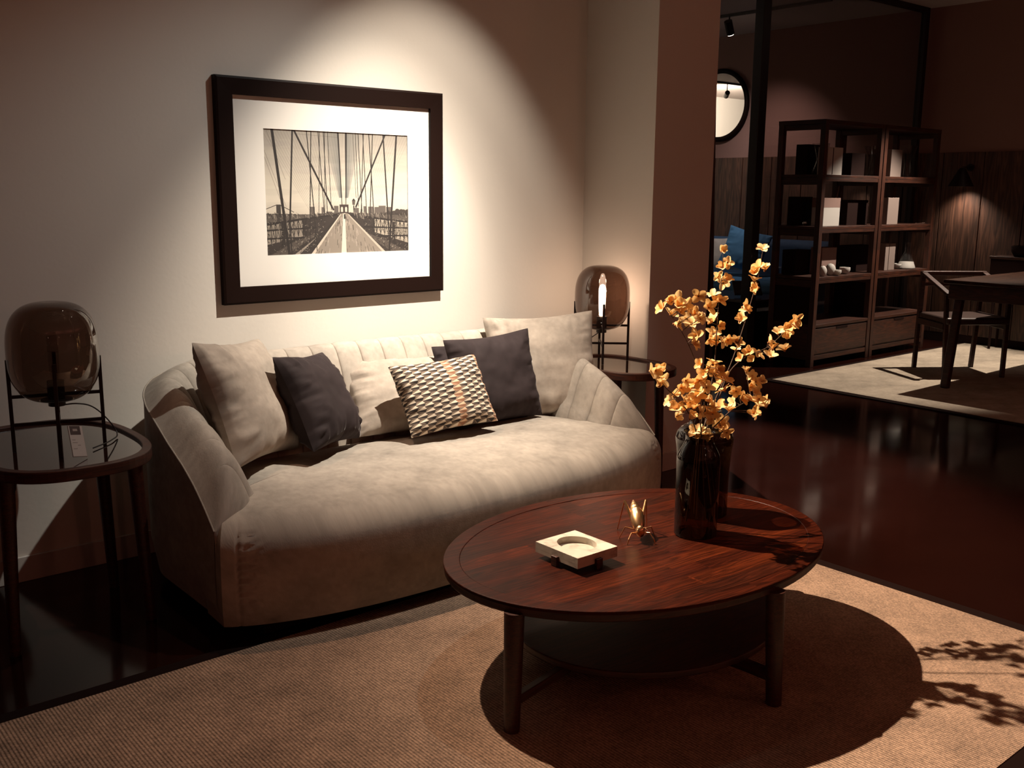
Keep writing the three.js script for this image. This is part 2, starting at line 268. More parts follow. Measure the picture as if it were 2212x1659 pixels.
  const seat = gridGeo(n, prof.length - 1, (a, b) => {
    const i = Math.round(a * n) % n, [ins, y, w] = prof[Math.round(b * (prof.length - 1))], [x, z] = ring[i], [nx, nz] = nrm[i];
    const d = Math.hypot(x - 1.335, z + 2.935), dr = Math.hypot(x - (2 * SX - 1.335), z + 2.935), on = x > 1.33 ? 1 : 0, onr = x < 2 * SX - 1.33 ? 1 : 0;
    const g = (on * Math.exp(-d * d / 0.0035) + onr * Math.exp(-dr * dr / 0.0035)) * sm(0.1, 0.16, y) * (1 - sm(0.36, 0.4, y));
    const rip = g * 0.009 * Math.sin((y + 0.35 * Math.min(d, dr)) * 2 * Math.PI / 0.024), crease = -0.005 * Math.exp(-Math.pow((x - 1.328) / 0.004, 2)) * (z > -3.0 ? 1 : 0) * (1 - sm(0.38, 0.41, y));
    const e = rip + crease; let px = SX + (x - SX) * (1 - ins * 0.45 / 1.09) - nx * e, pz = -3.37 + (z + 3.37) * (1 - ins / 0.56) - nz * e; const mx = Math.max(1.75, Math.min(2.99, px)), mz = -3.36; px += (mx - px) * w; pz += (mz - pz) * w;
    const dip = -0.018 * w * (0.5 + 0.5 * Math.sin(px * 7.3 + 1));
    return { x: px, y: y + dip * 0.4, z: pz, u: px, v: pz + y };
  });
  part('seat', seat, M.velvet, sofa);
  part('plinth', box(1.42, 3.32, 0, 0.062, -3.8, -2.98), M.darkbox, sofa);
}

// cushions: sizes and poses
const cr_ = (u, v) => 1 - 0.03 * Math.pow(Math.abs(u * v), 6);
const pillowGeo = (w, h, t, sd, pinch = 0.1) => {
  const N = 44, mk = (sg) => gridGeo(N, N, (a, b) => {
    const u = 2 * a - 1, v = 2 * b - 1, au = Math.abs(u), av = Math.abs(v);
    const px = cr_(u, v) * w / 2 * u * (1 - pinch * (1 - v * v) * Math.pow(au, 3)), py = cr_(u, v) * h / 2 * v * (1 - pinch * (1 - u * u) * Math.pow(av, 3));
    const bod = Math.pow(1 - Math.pow(au, 2.6), 0.55) * Math.pow(1 - Math.pow(av, 2.6), 0.55);
    const ed = Math.max(au, av), wr = sm(0.35, 0.85, ed) * (1 - sm(0.93, 1, ed));
    const along = au > av ? v : u, n1 = fbm((along + sd) * 7 + 3, ed * 1.5 + sd * 3.1, 999, 3) - 0.5, n2 = fbm(u * 1.7 + sd * 5.3 + 9, v * 1.7 + sd * 2.7 + 9, 999, 3) - 0.5;
    const z = sg * (t / 2 * bod * (1 - 0.13 * v) + bod * 0.026 * n2 * t / 0.15 + wr * 0.036 * n1 * Math.min(1, bod * 3));
    return sg > 0 ? { x: px, y: py, z, u: a * w, v: b * h } : { x: -px, y: py, z, u: (1 - a) * w, v: b * h };
  });
  return mk(1).toNonIndexed() && mergeGeometries([mk(1), mk(-1)]);
};
function pillow(name, label, [x, y, z], yawD, lean, rollD, w, h, t, mat, sd, k = 1, group = 'throw pillows on the sofa') {
  const g = pillowGeo(w * k, h * k, t, sd), r = Math.PI / 180;
  const m = solo(name, label, 'pillow', g, mat, undefined, 0, group);
  m.position.set(x * k, 1.5 + (y - 1.5) * k, z * k);
  m.rotation.set(-lean * r, yawD * r, rollD * r, 'YXZ'); return m;
}
pillow('throw_pillow', 'large plain taupe pillow leaning on the left sofa arm', [1.668, 0.697, -3.553], 41, 22, -7, 0.56, 0.5, 0.2, M.cushion, 1.3);
pillow('throw_pillow', 'charcoal velvet pillow second from the left on the sofa', [1.997, 0.647, -3.598], 38, 27, -7, 0.46, 0.42, 0.18, M.dark, 2.7, 0.985);
pillow('throw_pillow', 'plain beige pillow lying against the sofa back behind the patterned pillow', [2.476, 0.596, -3.68], -10, 39, -1, 0.56, 0.39, 0.15, M.cushion, 3.9, 0.99);
pillow('throw_pillow', 'charcoal pillow mostly hidden behind the other charcoal velvet pillow on the right', [2.845, 0.615, -3.585], -9, 16, 3, 0.455, 0.42, 0.08, M.dark, 8.2);
pillow('throw_pillow', 'charcoal velvet pillow in front of the tall taupe pillow on the right', [2.839, 0.657, -3.481], -7, 14, 3, 0.475, 0.425, 0.165, M.dark, 4.4, 1.01);
pillow('throw_pillow', 'tall plain taupe pillow at the right sofa arm', [3.113, 0.691, -3.451], -29, 16, 3, 0.55, 0.51, 0.19, M.cushion, 5.1, 1.035);
{ // woven triangle cloth
  const c = document.createElement('canvas'); c.width = 1200; c.height = 858; const g = c.getContext('2d');
  g.fillStyle = '#8a7a6a'; g.fillRect(0, 0, 1200, 858); const cw = 100, chh = 66;
  for (let i = -1; i < 13; i++) for (let j = -1; j < 14; j++) {
    const x = i * cw, y = j * chh + (i % 2 ? chh / 2 : 0), peach = i === 6 || i === 11;
    const tri = (p, f) => { g.fillStyle = f; g.beginPath(); p.forEach(([a, b], q) => (q ? g.lineTo : g.moveTo).call(g, x + a * cw, y + b * chh)); g.closePath(); g.fill(); };
    tri([[0.03, 0.5], [1.0, 0.0], [1.3, 0.44]], peach ? '#e6c3a2' : '#e6dac6');
    tri([[0.03, 0.54], [1.3, 0.5], [1.02, 0.97]], peach ? '#8f6248' : '#231a18');
    tri([[0.0, 0.58], [0.97, 1.0], [0.3, 1.0]], peach ? '#b98a6b' : '#54463e');
  }
  const t = new THREE.CanvasTexture(c); t.colorSpace = THREE.SRGBColorSpace; t.wrapS = t.wrapT = THREE.RepeatWrapping; t.repeat.set(1 / 0.465, 1 / 0.335);
  pillow('throw_pillow', 'small oblong pillow with cream and black triangle pattern', [2.613, 0.598, -3.559], -3, 31, 2, 0.485, 0.35, 0.15, std(0.82, 0.79, 0.76, 0.9, { map: t, bumpMap: rep(T_plaster, 8), bumpScale: 0.0004 }), 6.6, 0.965);
}

// ---------------------------------------------------------------- framed picture
{
  const p = thing('framed_picture', 'black framed bridge photograph with wide cream mat on the wall', 'picture', [2.343, 1.485, -4]);
  const W = 0.569, H = 0.468, w = 0.073, d = 0.034;
  const rail = (a, b, ia, ib) => {                      // mitred rail from outer corners a,b and inner corners ia,ib
    const q = [a, b, ib, ia], P = [], bev = 0.012; const zf = (k) => k < 2 ? d - 0.004 : d - 0.002;
    const f = q.map(([x, y], k) => [x, y, zf(k)]), mid = [0, 1].map((k) => { const o = q[k], i = q[3 - k]; return [o[0] + (i[0] - o[0]) * 0.12, o[1] + (i[1] - o[1]) * 0.12, d]; });
    const T = (a1, b1, c1) => P.push(...a1, ...b1, ...c1), Q = (a1, b1, c1, d1) => { T(a1, b1, c1); T(a1, c1, d1); };
    const b0 = q.map(([x, y]) => [x, y, 0]);
    Q(f[0], f[1], mid[1], mid[0]); Q(mid[0], mid[1], f[2], f[3]); Q(b0[1], b0[0], b0[3], b0[2]); Q(b0[0], b0[1], f[1], f[0]); Q(b0[2], b0[3], f[3], f[2]); Q(b0[1], b0[2], f[2], mid[1]); T(b0[1], mid[1], f[1]); Q(b0[3], b0[0], f[0], mid[0]); T(b0[3], mid[0], f[3]);
    const g = new THREE.BufferGeometry(); g.setAttribute('position', new THREE.Float32BufferAttribute(P, 3)); g.computeVertexNormals(); g.setAttribute('uv', new THREE.Float32BufferAttribute(new Array(P.length / 3 * 2).fill(0), 2)); return worldUV(g);
  };
  const o = [[-W, -H], [W, -H], [W, H], [-W, H]], n = [[-W + w, -H + w], [W - w, -H + w], [W - w, H - w], [-W + w, H - w]];
  for (let k = 0; k < 4; k++) part('frame_rail', rail(o[k], o[(k + 1) % 4], n[k], n[(k + 1) % 4]), M.frame, p);
  // mat with a bevelled window
  const s = new THREE.Shape([[-W + w - 0.01, -H + w - 0.01], [W - w + 0.01, -H + w - 0.01], [W - w + 0.01, H - w + 0.01], [-W + w - 0.01, H - w + 0.01]].map(([x, y]) => new THREE.Vector2(x, y)));
  s.holes.push(new THREE.Path([[-0.357, -0.267], [-0.357, 0.266], [0.374, 0.266], [0.374, -0.267]].map(([x, y]) => new THREE.Vector2(x, y))));
  part('mat', new THREE.ExtrudeGeometry(s, { depth: 0.004, bevelEnabled: false }).translate(0, 0, 0.012), M.mat, p, undefined, 'wide cream mat');
  const c = document.createElement('canvas'); c.width = 1460; c.height = 1066; const g = c.getContext('2d'), X = (x) => (x - 75) / 1630 * 1460, Y = (y) => (y - 150) / 1390 * 1066;
  const sky = g.createLinearGradient(0, 0, 0, 760); sky.addColorStop(0, '#9a958e'); sky.addColorStop(0.55, '#c9c3b9'); sky.addColorStop(0.8, '#d8d2c6'); sky.addColorStop(1, '#bfb8ad'); g.fillStyle = sky; g.fillRect(0, 0, 1460, 1066);
  let sd = 3; const r2 = () => { sd = (sd * 16807) % 2147483647; return sd / 2147483647; };
  for (let i = 0; i < 60; i++) { g.fillStyle = `rgba(${r2() < 0.5 ? '110,106,102' : '235,230,220'},0.05)`; g.beginPath(); g.ellipse(r2() * 1460, 100 + r2() * 560, 90 + r2() * 200, 12 + r2() * 30, 0, 0, 7); g.fill(); }
  const ln = (x0, y0, x1, y1, w1, col = '#241d1b') => { g.strokeStyle = col; g.lineWidth = w1 * 1.7; g.beginPath(); g.moveTo(X(x0), Y(y0)); g.lineTo(X(x1), Y(y1)); g.stroke(); };
  const fillp = (pts, col) => { g.fillStyle = col; g.beginPath(); pts.forEach(([x, y], i) => (i ? g.lineTo : g.moveTo).call(g, X(x), Y(y))); g.closePath(); g.fill(); };
  // fan of thin side cables
  for (let i = 0; i < 26; i++) { ln(40 + i * 33, 120, 560 + i * 16, 1060, 1.2, 'rgba(70,64,60,0.35)'); ln(1760 - i * 33, 120, 1300 - i * 16, 1060, 1.2, 'rgba(70,64,60,0.3)'); }
  for (let i = 0; i < 40; i++) { ln(700 + i * 4.4, 130, 880 + i * 0.9, 900, 1.4, `rgba(50,60,66,${0.12 + i * 0.008})`); ln(1160 - i * 4.4, 130, 985 - i * 0.9, 900, 1.4, `rgba(50,60,66,${0.12 + i * 0.008})`); }
  for (const [x, b] of [[60, 1000], [70, 1100], [60, 700]]) ln(x, b - 700, 300, b, 1.5, 'rgba(60,54,50,0.6)');
  // skyline
  for (const [x0, x1, y] of [[550, 605, 1000], [680, 710, 1005], [730, 800, 1055], [820, 870, 990], [1040, 1105, 1015], [1125, 1145, 1030], [1160, 1195, 995], [1215, 1275, 1000], [1290, 1340, 1005], [1340, 1425, 990], [1430, 1500, 1005]]) fillp([[x0, 1090], [x0, y], [x1, y], [x1, 1090]], '#5d5652');
  for (let i = 0; i < 40; i++) { g.fillStyle = '#3d3633'; g.beginPath(); g.arc(X(1420 + r2() * 300), Y(1060 + r2() * 60), 10 + r2() * 22, 0, 7); g.fill(); }
  fillp([[75, 1080], [520, 1085], [900, 1060], [1700, 1110], [1700, 1180], [75, 1180]], '#57504b');
  fillp([[195, 1160], [195, 975], [243, 975], [243, 1160]], '#3a3431'); ln(75, 1030, 195, 980, 3); ln(243, 985, 380, 1060, 3); ln(75, 1080, 400, 1085, 4);
  // deck, trusses and rails
  fillp([[75, 1180], [760, 1090], [905, 1070], [975, 1070], [1120, 1095], [1705, 1180], [1705, 1560], [75, 1560]], '#332b28');
  fillp([[75, 1210], [470, 1150], [470, 1330], [75, 1420]], '#8d857c'); fillp([[1705, 1190], [1290, 1140], [1290, 1300], [1705, 1440]], '#a59d92');
  for (const sgn of [0, 1]) { const fx = (x) => sgn ? 1780 - x : x; for (let i = 0; i < 9; i++) { ln(fx(85 + i * 48), 1180 - i * 5, fx(85 + i * 48), 1420 - i * 13, 4); ln(fx(85 + i * 48), 1180 - i * 5, fx(133 + i * 48), 1400 - i * 13, 2.5); ln(fx(133 + i * 48), 1180 - i * 5, fx(85 + i * 48), 1400 - i * 13, 2.5); } ln(fx(75), 1260, fx(620), 1235, 8); ln(fx(75), 1350, fx(500), 1345, 8); ln(fx(75), 1190, fx(860), 1090, 7); fillp([[fx(240), 1180], [fx(280), 1180], [fx(280), 1500], [fx(240), 1500]], '#2a2320'); fillp([[fx(490), 1150], [fx(512), 1150], [fx(512), 1500], [fx(490), 1500]], '#2a2320'); fillp([[fx(340), 1560], [fx(480), 1560], [fx(850), 1180], [fx(820), 1190]], '#8f877e'); for (let i = 0; i < 30; i++) ln(fx(350 + i * 15), 1545 - i * 13, fx(352 + i * 15), 1495 - i * 11, 3, '#2f2825'); fillp([[fx(75), 1560], [fx(350), 1400], [fx(600), 1300], [fx(600), 1330], [fx(250), 1560]], '#4f4742'); fillp([[fx(400), 1560], [fx(880), 1090], [fx(900), 1080], [fx(560), 1560]], '#2c2522'); }
  for (let i = 0; i < 900; i++) { const sd1 = r2() < 0.5, x = sd1 ? 80 + r2() * 640 : 1150 + r2() * 550, y = 1120 + r2() * 400; if (Math.abs(x - 937) < (y - 1075) * 0.75) continue; ln(x, y, x + (r2() - 0.5) * 40, y + (r2() - 0.5) * 46, 1 + r2() * 2.5, r2() < 0.62 ? 'rgba(26,20,18,0.75)' : 'rgba(190,182,170,0.55)'); }
  for (let i = 0; i < 260; i++) { const x = 80 + r2() * 1620; ln(x, 1060 + r2() * 30, x + r2() * 30, 1080 + r2() * 60, 1 + r2() * 3, r2() < 0.7 ? 'rgba(40,33,30,0.6)' : 'rgba(200,192,180,0.5)'); }
  fillp([[540, 1560], [905, 1075], [970, 1075], [1440, 1560]], '#8b8279');
  for (let i = 0; i < 150; i++) { const y = 1100 + r2() * 440, k = (y - 1075) / 465, x = 937 + (r2() - 0.5) * 800 * k; ln(x, y, x + (x - 937) * 0.05, y + 26 + r2() * 40, 2 + r2() * 4, r2() < 0.55 ? 'rgba(50,42,38,0.35)' : 'rgba(205,196,184,0.3)'); }
  fillp([[535, 1560], [890, 1085], [900, 1085], [575, 1560]], '#c9c0b4'); fillp([[1440, 1560], [985, 1085], [972, 1085], [1400, 1560]], '#b9b0a4');
  fillp([[892, 1560], [922, 1080], [945, 1080], [952, 1560]], '#d9d1c5'); fillp([[930, 1140], [930, 1085], [948, 1085], [948, 1140]], '#2b2421');
  // tower, lamp and cables
  fillp([[883, 1072], [883, 975], [985, 975], [985, 1072]], '#3a302c'); fillp([[898, 1060], [898, 1012], [910, 998], [922, 1012], [922, 1060]], '#c9c2b7'); fillp([[945, 1060], [945, 1012], [957, 998], [969, 1012], [969, 1060]], '#c9c2b7');
  ln(1046, 985, 1046, 1040, 6); fillp([[1032, 980], [1026, 930], [1066, 930], [1058, 980]], '#544c47'); fillp([[1026, 930], [1046, 905], [1066, 930]], '#241d1b');
  fillp([[872, 130], [890, 130], [915, 975], [908, 975]], '#231c1a'); fillp([[962, 130], [985, 130], [960, 975], [953, 975]], '#231c1a');
  ln(170, 110, 320, 1540, 15); ln(390, 120, 335, 1160, 9); ln(335, 1160, 345, 1540, 7); ln(385, 120, 815, 1040, 10); ln(1435, 150, 1068, 1010, 9); ln(535, 120, 600, 1090, 5); ln(600, 1090, 620, 1500, 4); ln(588, 120, 552, 1100, 5); ln(552, 1100, 545, 1400, 4);
  ln(1235, 150, 1285, 1150, 5); ln(1280, 150, 1232, 1180, 5); ln(1405, 160, 1460, 1300, 8); ln(1565, 170, 1460, 1540, 11); ln(660, 120, 712, 1100, 4); ln(680, 120, 650, 1090, 3); ln(720, 120, 745, 1080, 4); ln(735, 120, 715, 1090, 3); ln(765, 120, 790, 1040, 3); ln(1165, 140, 1195, 1080, 4); ln(1175, 140, 1130, 1080, 4); ln(1110, 140, 1140, 1060, 4); ln(1080, 140, 1100, 1000, 3); ln(1050, 140, 1075, 900, 2);
  ln(430, 200, 890, 220, 1, 'rgba(60,54,50,0.6)');
  const t = new THREE.CanvasTexture(c); t.colorSpace = THREE.SRGBColorSpace;
  part('print', new THREE.PlaneGeometry(0.74, 0.54).translate(0.0085, 0, 0.0115), std(0.66, 0.64, 0.61, 0.8, { map: t }), p, undefined, 'black and white photograph of a suspension bridge walkway');
  part('backing', box(-W + 0.02, W - 0.02, -H + 0.02, H - 0.02, 0.002, 0.01), M.darkbox, p);
}

// ---------------------------------------------------------------- side tables and lamps
const superell = (a, b, e, n = 72) => Array.from({ length: n }, (_, i) => { const t = i / n * 2 * Math.PI, c = Math.cos(t), s = Math.sin(t); return new THREE.Vector2(a * Math.sign(c) * Math.pow(Math.abs(c), 2 / e), b * Math.sign(s) * Math.pow(Math.abs(s), 2 / e)); });
function sideTable(label, x, z, ax, az, H) {
  const t = thing('side_table', label, 'side table', [x, 0, z], 0, 'walnut side tables');
  const s = new THREE.Shape(superell(ax, az, 2.7));
  const top = new THREE.ExtrudeGeometry(s, { depth: 0.012, bevelEnabled: false, curveSegments: 4 }).rotateX(-Math.PI / 2).translate(0, H - 0.022, 0);
  const gloss = std(0.05, 0.02, 0.014, 0.06, { map: rep(T_wood, 1.2, 2.4), clearcoat: 1, clearcoatRoughness: 0.02 });
  part('tabletop', worldUV(top), gloss, t, undefined, 'glossy dark inset top');
  const ringS = new THREE.Shape(superell(ax, az, 2.7)); ringS.holes.push(new THREE.Path(superell(ax - 0.022, az - 0.022, 2.7).reverse()));
  part('rim', worldUV(new THREE.ExtrudeGeometry(ringS, { depth: 0.03, bevelEnabled: true, bevelSize: 0.004, bevelThickness: 0.004, bevelSegments: 2 }).rotateX(-Math.PI / 2).translate(0, H - 0.034, 0)), M.walnut, t);
  part('apron', worldUV(new THREE.ExtrudeGeometry(new THREE.Shape(superell(ax - 0.03, az - 0.03, 2.7)), { depth: 0.02, bevelEnabled: false }).rotateX(-Math.PI / 2).translate(0, H - 0.044, 0)), M.wood, t);
  for (const [sx, sz] of [[-1, 1], [1, 1], [-1, -1], [1, -1]]) { const a = V(sx * ax * 0.82, 0, sz * az * 0.5), b = V(sx * ax * 0.74, H - 0.04, sz * az * 0.47); part('leg', merge([rod(a, b, 0.018, 0.026, 16), rod(b.clone().add(V(0, -0.05, 0)), b, 0.026, 0.034, 16)]), M.walnut, t); }
  return t;
}
const TH = 0.64;
sideTable('walnut side table left of the sofa under the unlit lamp', 0.945, -3.535, 0.272, 0.378, TH);
sideTable('walnut side table in the corner right of the sofa under the lit lamp', 3.662, -3.5, 0.222, 0.315, TH);
function lamp(label, x, z, turn, lit) {
  const t = thing('table_lamp', label, 'lamp', [x, TH - 0.009, z], turn, 'smoked glass table lamps');
  const r = 0.14, y0 = 0.163, gh = 0.335, gr = 0.1435, prof = [];
  for (let i = 0; i <= 40; i++) { const a = -Math.PI / 2 + i / 40 * Math.PI, c = Math.cos(a), s = Math.sin(a), e = 2 / 3.0; prof.push([Math.max(0.0005, gr * Math.pow(Math.abs(c), e)), y0 + gh / 2 + Math.sign(s) * gh / 2 * Math.pow(Math.abs(s), 2 / 2.7)]); }
  const open = prof.filter(([rad, y], i) => !(i < 20 && rad < 0.05)); 
  part('globe', lathe(open.map(([a, b], i) => (i > 36 ? [a, b - 0.004 * (i - 36) / 4] : [a, b])), 64), M.smoke, t, undefined, 'smoked glass globe');
  for (let k = 0; k < 4; k++) { const a = k * Math.PI / 2, c = Math.cos(a), s = Math.sin(a); part('post', rbox(c * r - 0.006, c * r + 0.006, 0, 0.31, s * r - 0.006, s * r + 0.006, 0.001, 1), M.steel, t); }
  for (const y of [0.085, 0.18]) { part('crossbar', rbox(-r, r, y, y + 0.011, -0.005, 0.005, 0.001, 1), M.steel, t); part('crossbar', rbox(-0.005, 0.005, y, y + 0.011, -r, r, 0.001, 1), M.steel, t); }
  part('socket', merge([new THREE.CylinderGeometry(0.027, 0.027, 0.085, 24).translate(0, 0.19, 0), new THREE.CylinderGeometry(0.05, 0.05, 0.006, 24).translate(0, 0.168, 0)]), M.steel, t);
  const bulb = lathe([[0.0005, 0.4], [0.012, 0.395], [0.018, 0.38], [0.019, 0.34], [0.017, 0.27], [0.013, 0.235]], 20);
  if (lit) {
    part('bulb', bulb, glow(1, 0.87, 0.72, 22), t, undefined, 'glowing tubular bulb');
    const l = new THREE.PointLight(WARM, 0.5, 0, 2); l.position.set(0, 0.33, 0); l.castShadow = true; t.add(l);
  } else part('bulb', bulb, M.clear, t);
  return t;
}
const lampL = lamp('unlit smoked glass lamp on a black frame on the left side table', 0.95, -3.49, -0.277, false);
const lampR = lamp('lit smoked glass lamp on a black frame in the corner', 3.705, -3.655, -0.72, true);
part('cable', tube([V(0.02, 0.15, 0.01), V(0.06, 0.145, -0.02), V(0.11, 0.12, -0.07), V(0.16, 0.06, -0.1), V(0.185, 0.012, -0.1), V(0.16, 0.006, -0.02), V(0.1, 0.006, 0.07)], 0.0025, 40, 6), M.black, lampL);
part('cable', tube([V(-0.01, 0.15, 0), V(-0.06, 0.1, -0.05), V(-0.1, 0.02, -0.1), V(-0.15, 0.006, -0.12)], 0.0025, 24, 6), M.black, lampR);
{ // price card
  const c = document.createElement('canvas'); c.width = 120; c.height = 180; const g = c.getContext('2d'); g.fillStyle = '#a79c94'; g.fillRect(0, 0, 120, 180); g.fillStyle = '#3a2620'; g.fillRect(8, 0, 92, 52); g.fillStyle = '#8d7f77'; g.fillRect(34, 16, 40, 14); g.fillStyle = '#81766f'; for (const [x, y, w] of [[14, 80, 30], [14, 96, 44], [56, 112, 26], [14, 132, 34]]) g.fillRect(x, y, w, 5);
  const t = new THREE.CanvasTexture(c); t.colorSpace = THREE.SRGBColorSpace;
  const o = thing('price_card', 'small tilted price card with a brown header on the left side table', 'card', [0.955, TH - 0.009, -3.315], 0.55);
  const h = new THREE.Group(); const cd = part('card', new RoundedBoxGeometry(0.06, 0.105, 0.002, 1, 0.0008).rotateZ(-0.22).rotateX(-0.35).translate(0, 0.057, 0), M.paper, o);
  part('print', new THREE.PlaneGeometry(0.057, 0.101).translate(0, 0, 0.0016).rotateZ(-0.22).rotateX(-0.35).translate(0, 0.057, 0), std(1, 1, 1, 0.6, { map: t }), o);
}

// ---------------------------------------------------------------- coffee table
const CTX = 2.327, CTZ = -2.094, CTH = 0.387, CROT = -0.06;
{
  const t = thing('coffee_table', 'oval walnut coffee table with lower shelf on the rug', 'coffee table', [CTX, 0.009, CTZ], CROT);
  const a = 0.692, b = 0.502, H = CTH - 0.009, ia = a - 0.052, ib = b - 0.052;
  const ell = (p, q, n = 96) => Array.from({ length: n }, (_, i) => new THREE.Vector2(p * Math.cos(i / n * 2 * Math.PI), q * Math.sin(i / n * 2 * Math.PI)));
  part('core', worldUV(new THREE.ExtrudeGeometry(new THREE.Shape(ell(a - 0.012, b - 0.012)), { depth: 0.018, bevelEnabled: true, bevelSize: 0.009, bevelThickness: 0.005, bevelSegments: 2 }).rotateX(-Math.PI / 2).translate(0, H - 0.028, 0)), M.walnut, t);
  const tones = [[0.09, 0.015, 0.005], [0.12, 0.02, 0.005], [0.074, 0.015, 0.006], [0.145, 0.026, 0.007], [0.105, 0.017, 0.005]].map(([r, g, c], i) => std(r, g, c, 0.4, { specularIntensity: 0.2, map: (() => { const m = rep(T_wood, 1.1, 3.1); m.offset.set(i * 0.37, i * 0.23); return m; })(), }));
  const NP = 13, w = 2 * ib / NP;
  for (let k = 0; k < NP; k++) {                        // boards of the top, cut by the oval; some are jointed end to end
    const z0 = -ib + k * w, z1 = z0 + w, xe = (z) => ia * Math.sqrt(Math.max(0, 1 - z * z / (ib * ib))), cuts = [-9, (hash(k, 3) - 0.5) * 0.7, 9];
    for (let c = 0; c < 2; c++) {
      const up = [], lo = [];
      for (let i = 0; i <= 8; i++) { const z = z0 + w * i / 8, x = xe(z); lo.push(new THREE.Vector2(Math.max(-x, Math.min(x, cuts[c])), z)); up.push(new THREE.Vector2(Math.max(-x, Math.min(x, cuts[c + 1])), z)); }
      const pts = [...lo, ...up.reverse()], u = []; for (const p of pts) if (!u.length || p.distanceTo(u[u.length - 1]) > 1e-4) u.push(p); if (u[0].distanceTo(u[u.length - 1]) < 1e-4) u.pop(); if (u.length < 3) continue;
      const g = new THREE.ExtrudeGeometry(new THREE.Shape(u.map((p) => new THREE.Vector2(p.x, -p.y))), { depth: 0.0055, bevelEnabled: false }).rotateX(-Math.PI / 2).translate(0, H - 0.0062, 0);
      part('plank', worldUV(g), tones[(k * 3 + c * 2 + Math.floor(hash(k, c) * 5)) % 5], t);
    }
  }
  const rs = new THREE.Shape(ell(a - 0.003, b - 0.003)); rs.holes.push(new THREE.Path(ell(ia + 0.0035, ib + 0.0035).reverse()));
  part('rim', worldUV(new THREE.ExtrudeGeometry(rs, { depth: 0.005, bevelEnabled: true, bevelSize: 0.003, bevelThickness: 0.003, bevelSegments: 3 }).rotateX(-Math.PI / 2).translate(0, H - 0.0075, 0)), tones[0], t);
  const un = (x, z) => { const c = Math.cos(CROT), s = Math.sin(CROT), dx = x - CTX, dz = z - CTZ; return [dx * c - dz * s, dx * s + dz * c]; };
  const [lx, lz] = un(1.668, -1.957), [fx, fz] = un(2.368, -1.578);
  const legs = [[lx, lz], [fx, fz], [-lx, -lz], [-fx, -fz]];
  for (const [x, z] of legs) part('leg', rod(V(x, 0, z), V(x * 0.985, H - 0.026, z * 0.965), 0.023, 0.029, 20), M.walnut, t);
  const sh = new THREE.Shape(ell(0.46, 0.385));
  part('lower_shelf', worldUV(new THREE.ExtrudeGeometry(sh, { depth: 0.014, bevelEnabled: true, bevelSize: 0.004, bevelThickness: 0.004, bevelSegments: 2 }).rotateX(-Math.PI / 2).translate(0.01, 0.112, 0.03)), M.walnut, t);
  for (const [p, q] of [[0, 2], [1, 3]]) part('stretcher', bar(V(legs[p][0], 0.088, legs[p][1]), V(legs[q][0], 0.088, legs[q][1]), 0.024, 0.036), M.walnut, t);
}
{ // marble tray
  const t = thing('marble_tray', 'square white marble dish on dark wooden feet on the coffee table', 'tray', [2.04, CTH, -2.096]);
  const w = 0.084, d = 0.094, y0 = 0.017, y1 = 0.05, sh = new THREE.Shape([new THREE.Vector2(-w, -d), new THREE.Vector2(w, -d), new THREE.Vector2(w, d), new THREE.Vector2(-w, d)]);
  const hole = new THREE.Path(); hole.absellipse(0.006, 0.004, 0.057, 0.066, 0, 2 * Math.PI, true); sh.holes.push(hole);
  const g = new THREE.ExtrudeGeometry(sh, { depth: y1 - y0 - 0.012, bevelEnabled: false, curveSegments: 40 }).rotateX(-Math.PI / 2).translate(0, y0 + 0.012, 0);
  part('slab', worldUV(merge([g, box(-w, w, y0, y0 + 0.0125, -d, d)])), M.marble, t);
  for (const [x, z, rx, rz] of [[-w - 0.004, 0, 0.006, 0.013], [w + 0.004, 0, 0.006, 0.013], [0, d + 0.004, 0.013, 0.006], [0, -d - 0.004, 0.013, 0.006]]) part('foot', rbox(x - rx, x + rx, 0, 0.032, z - rz, z + rz, 0.002), M.wood, t);
}
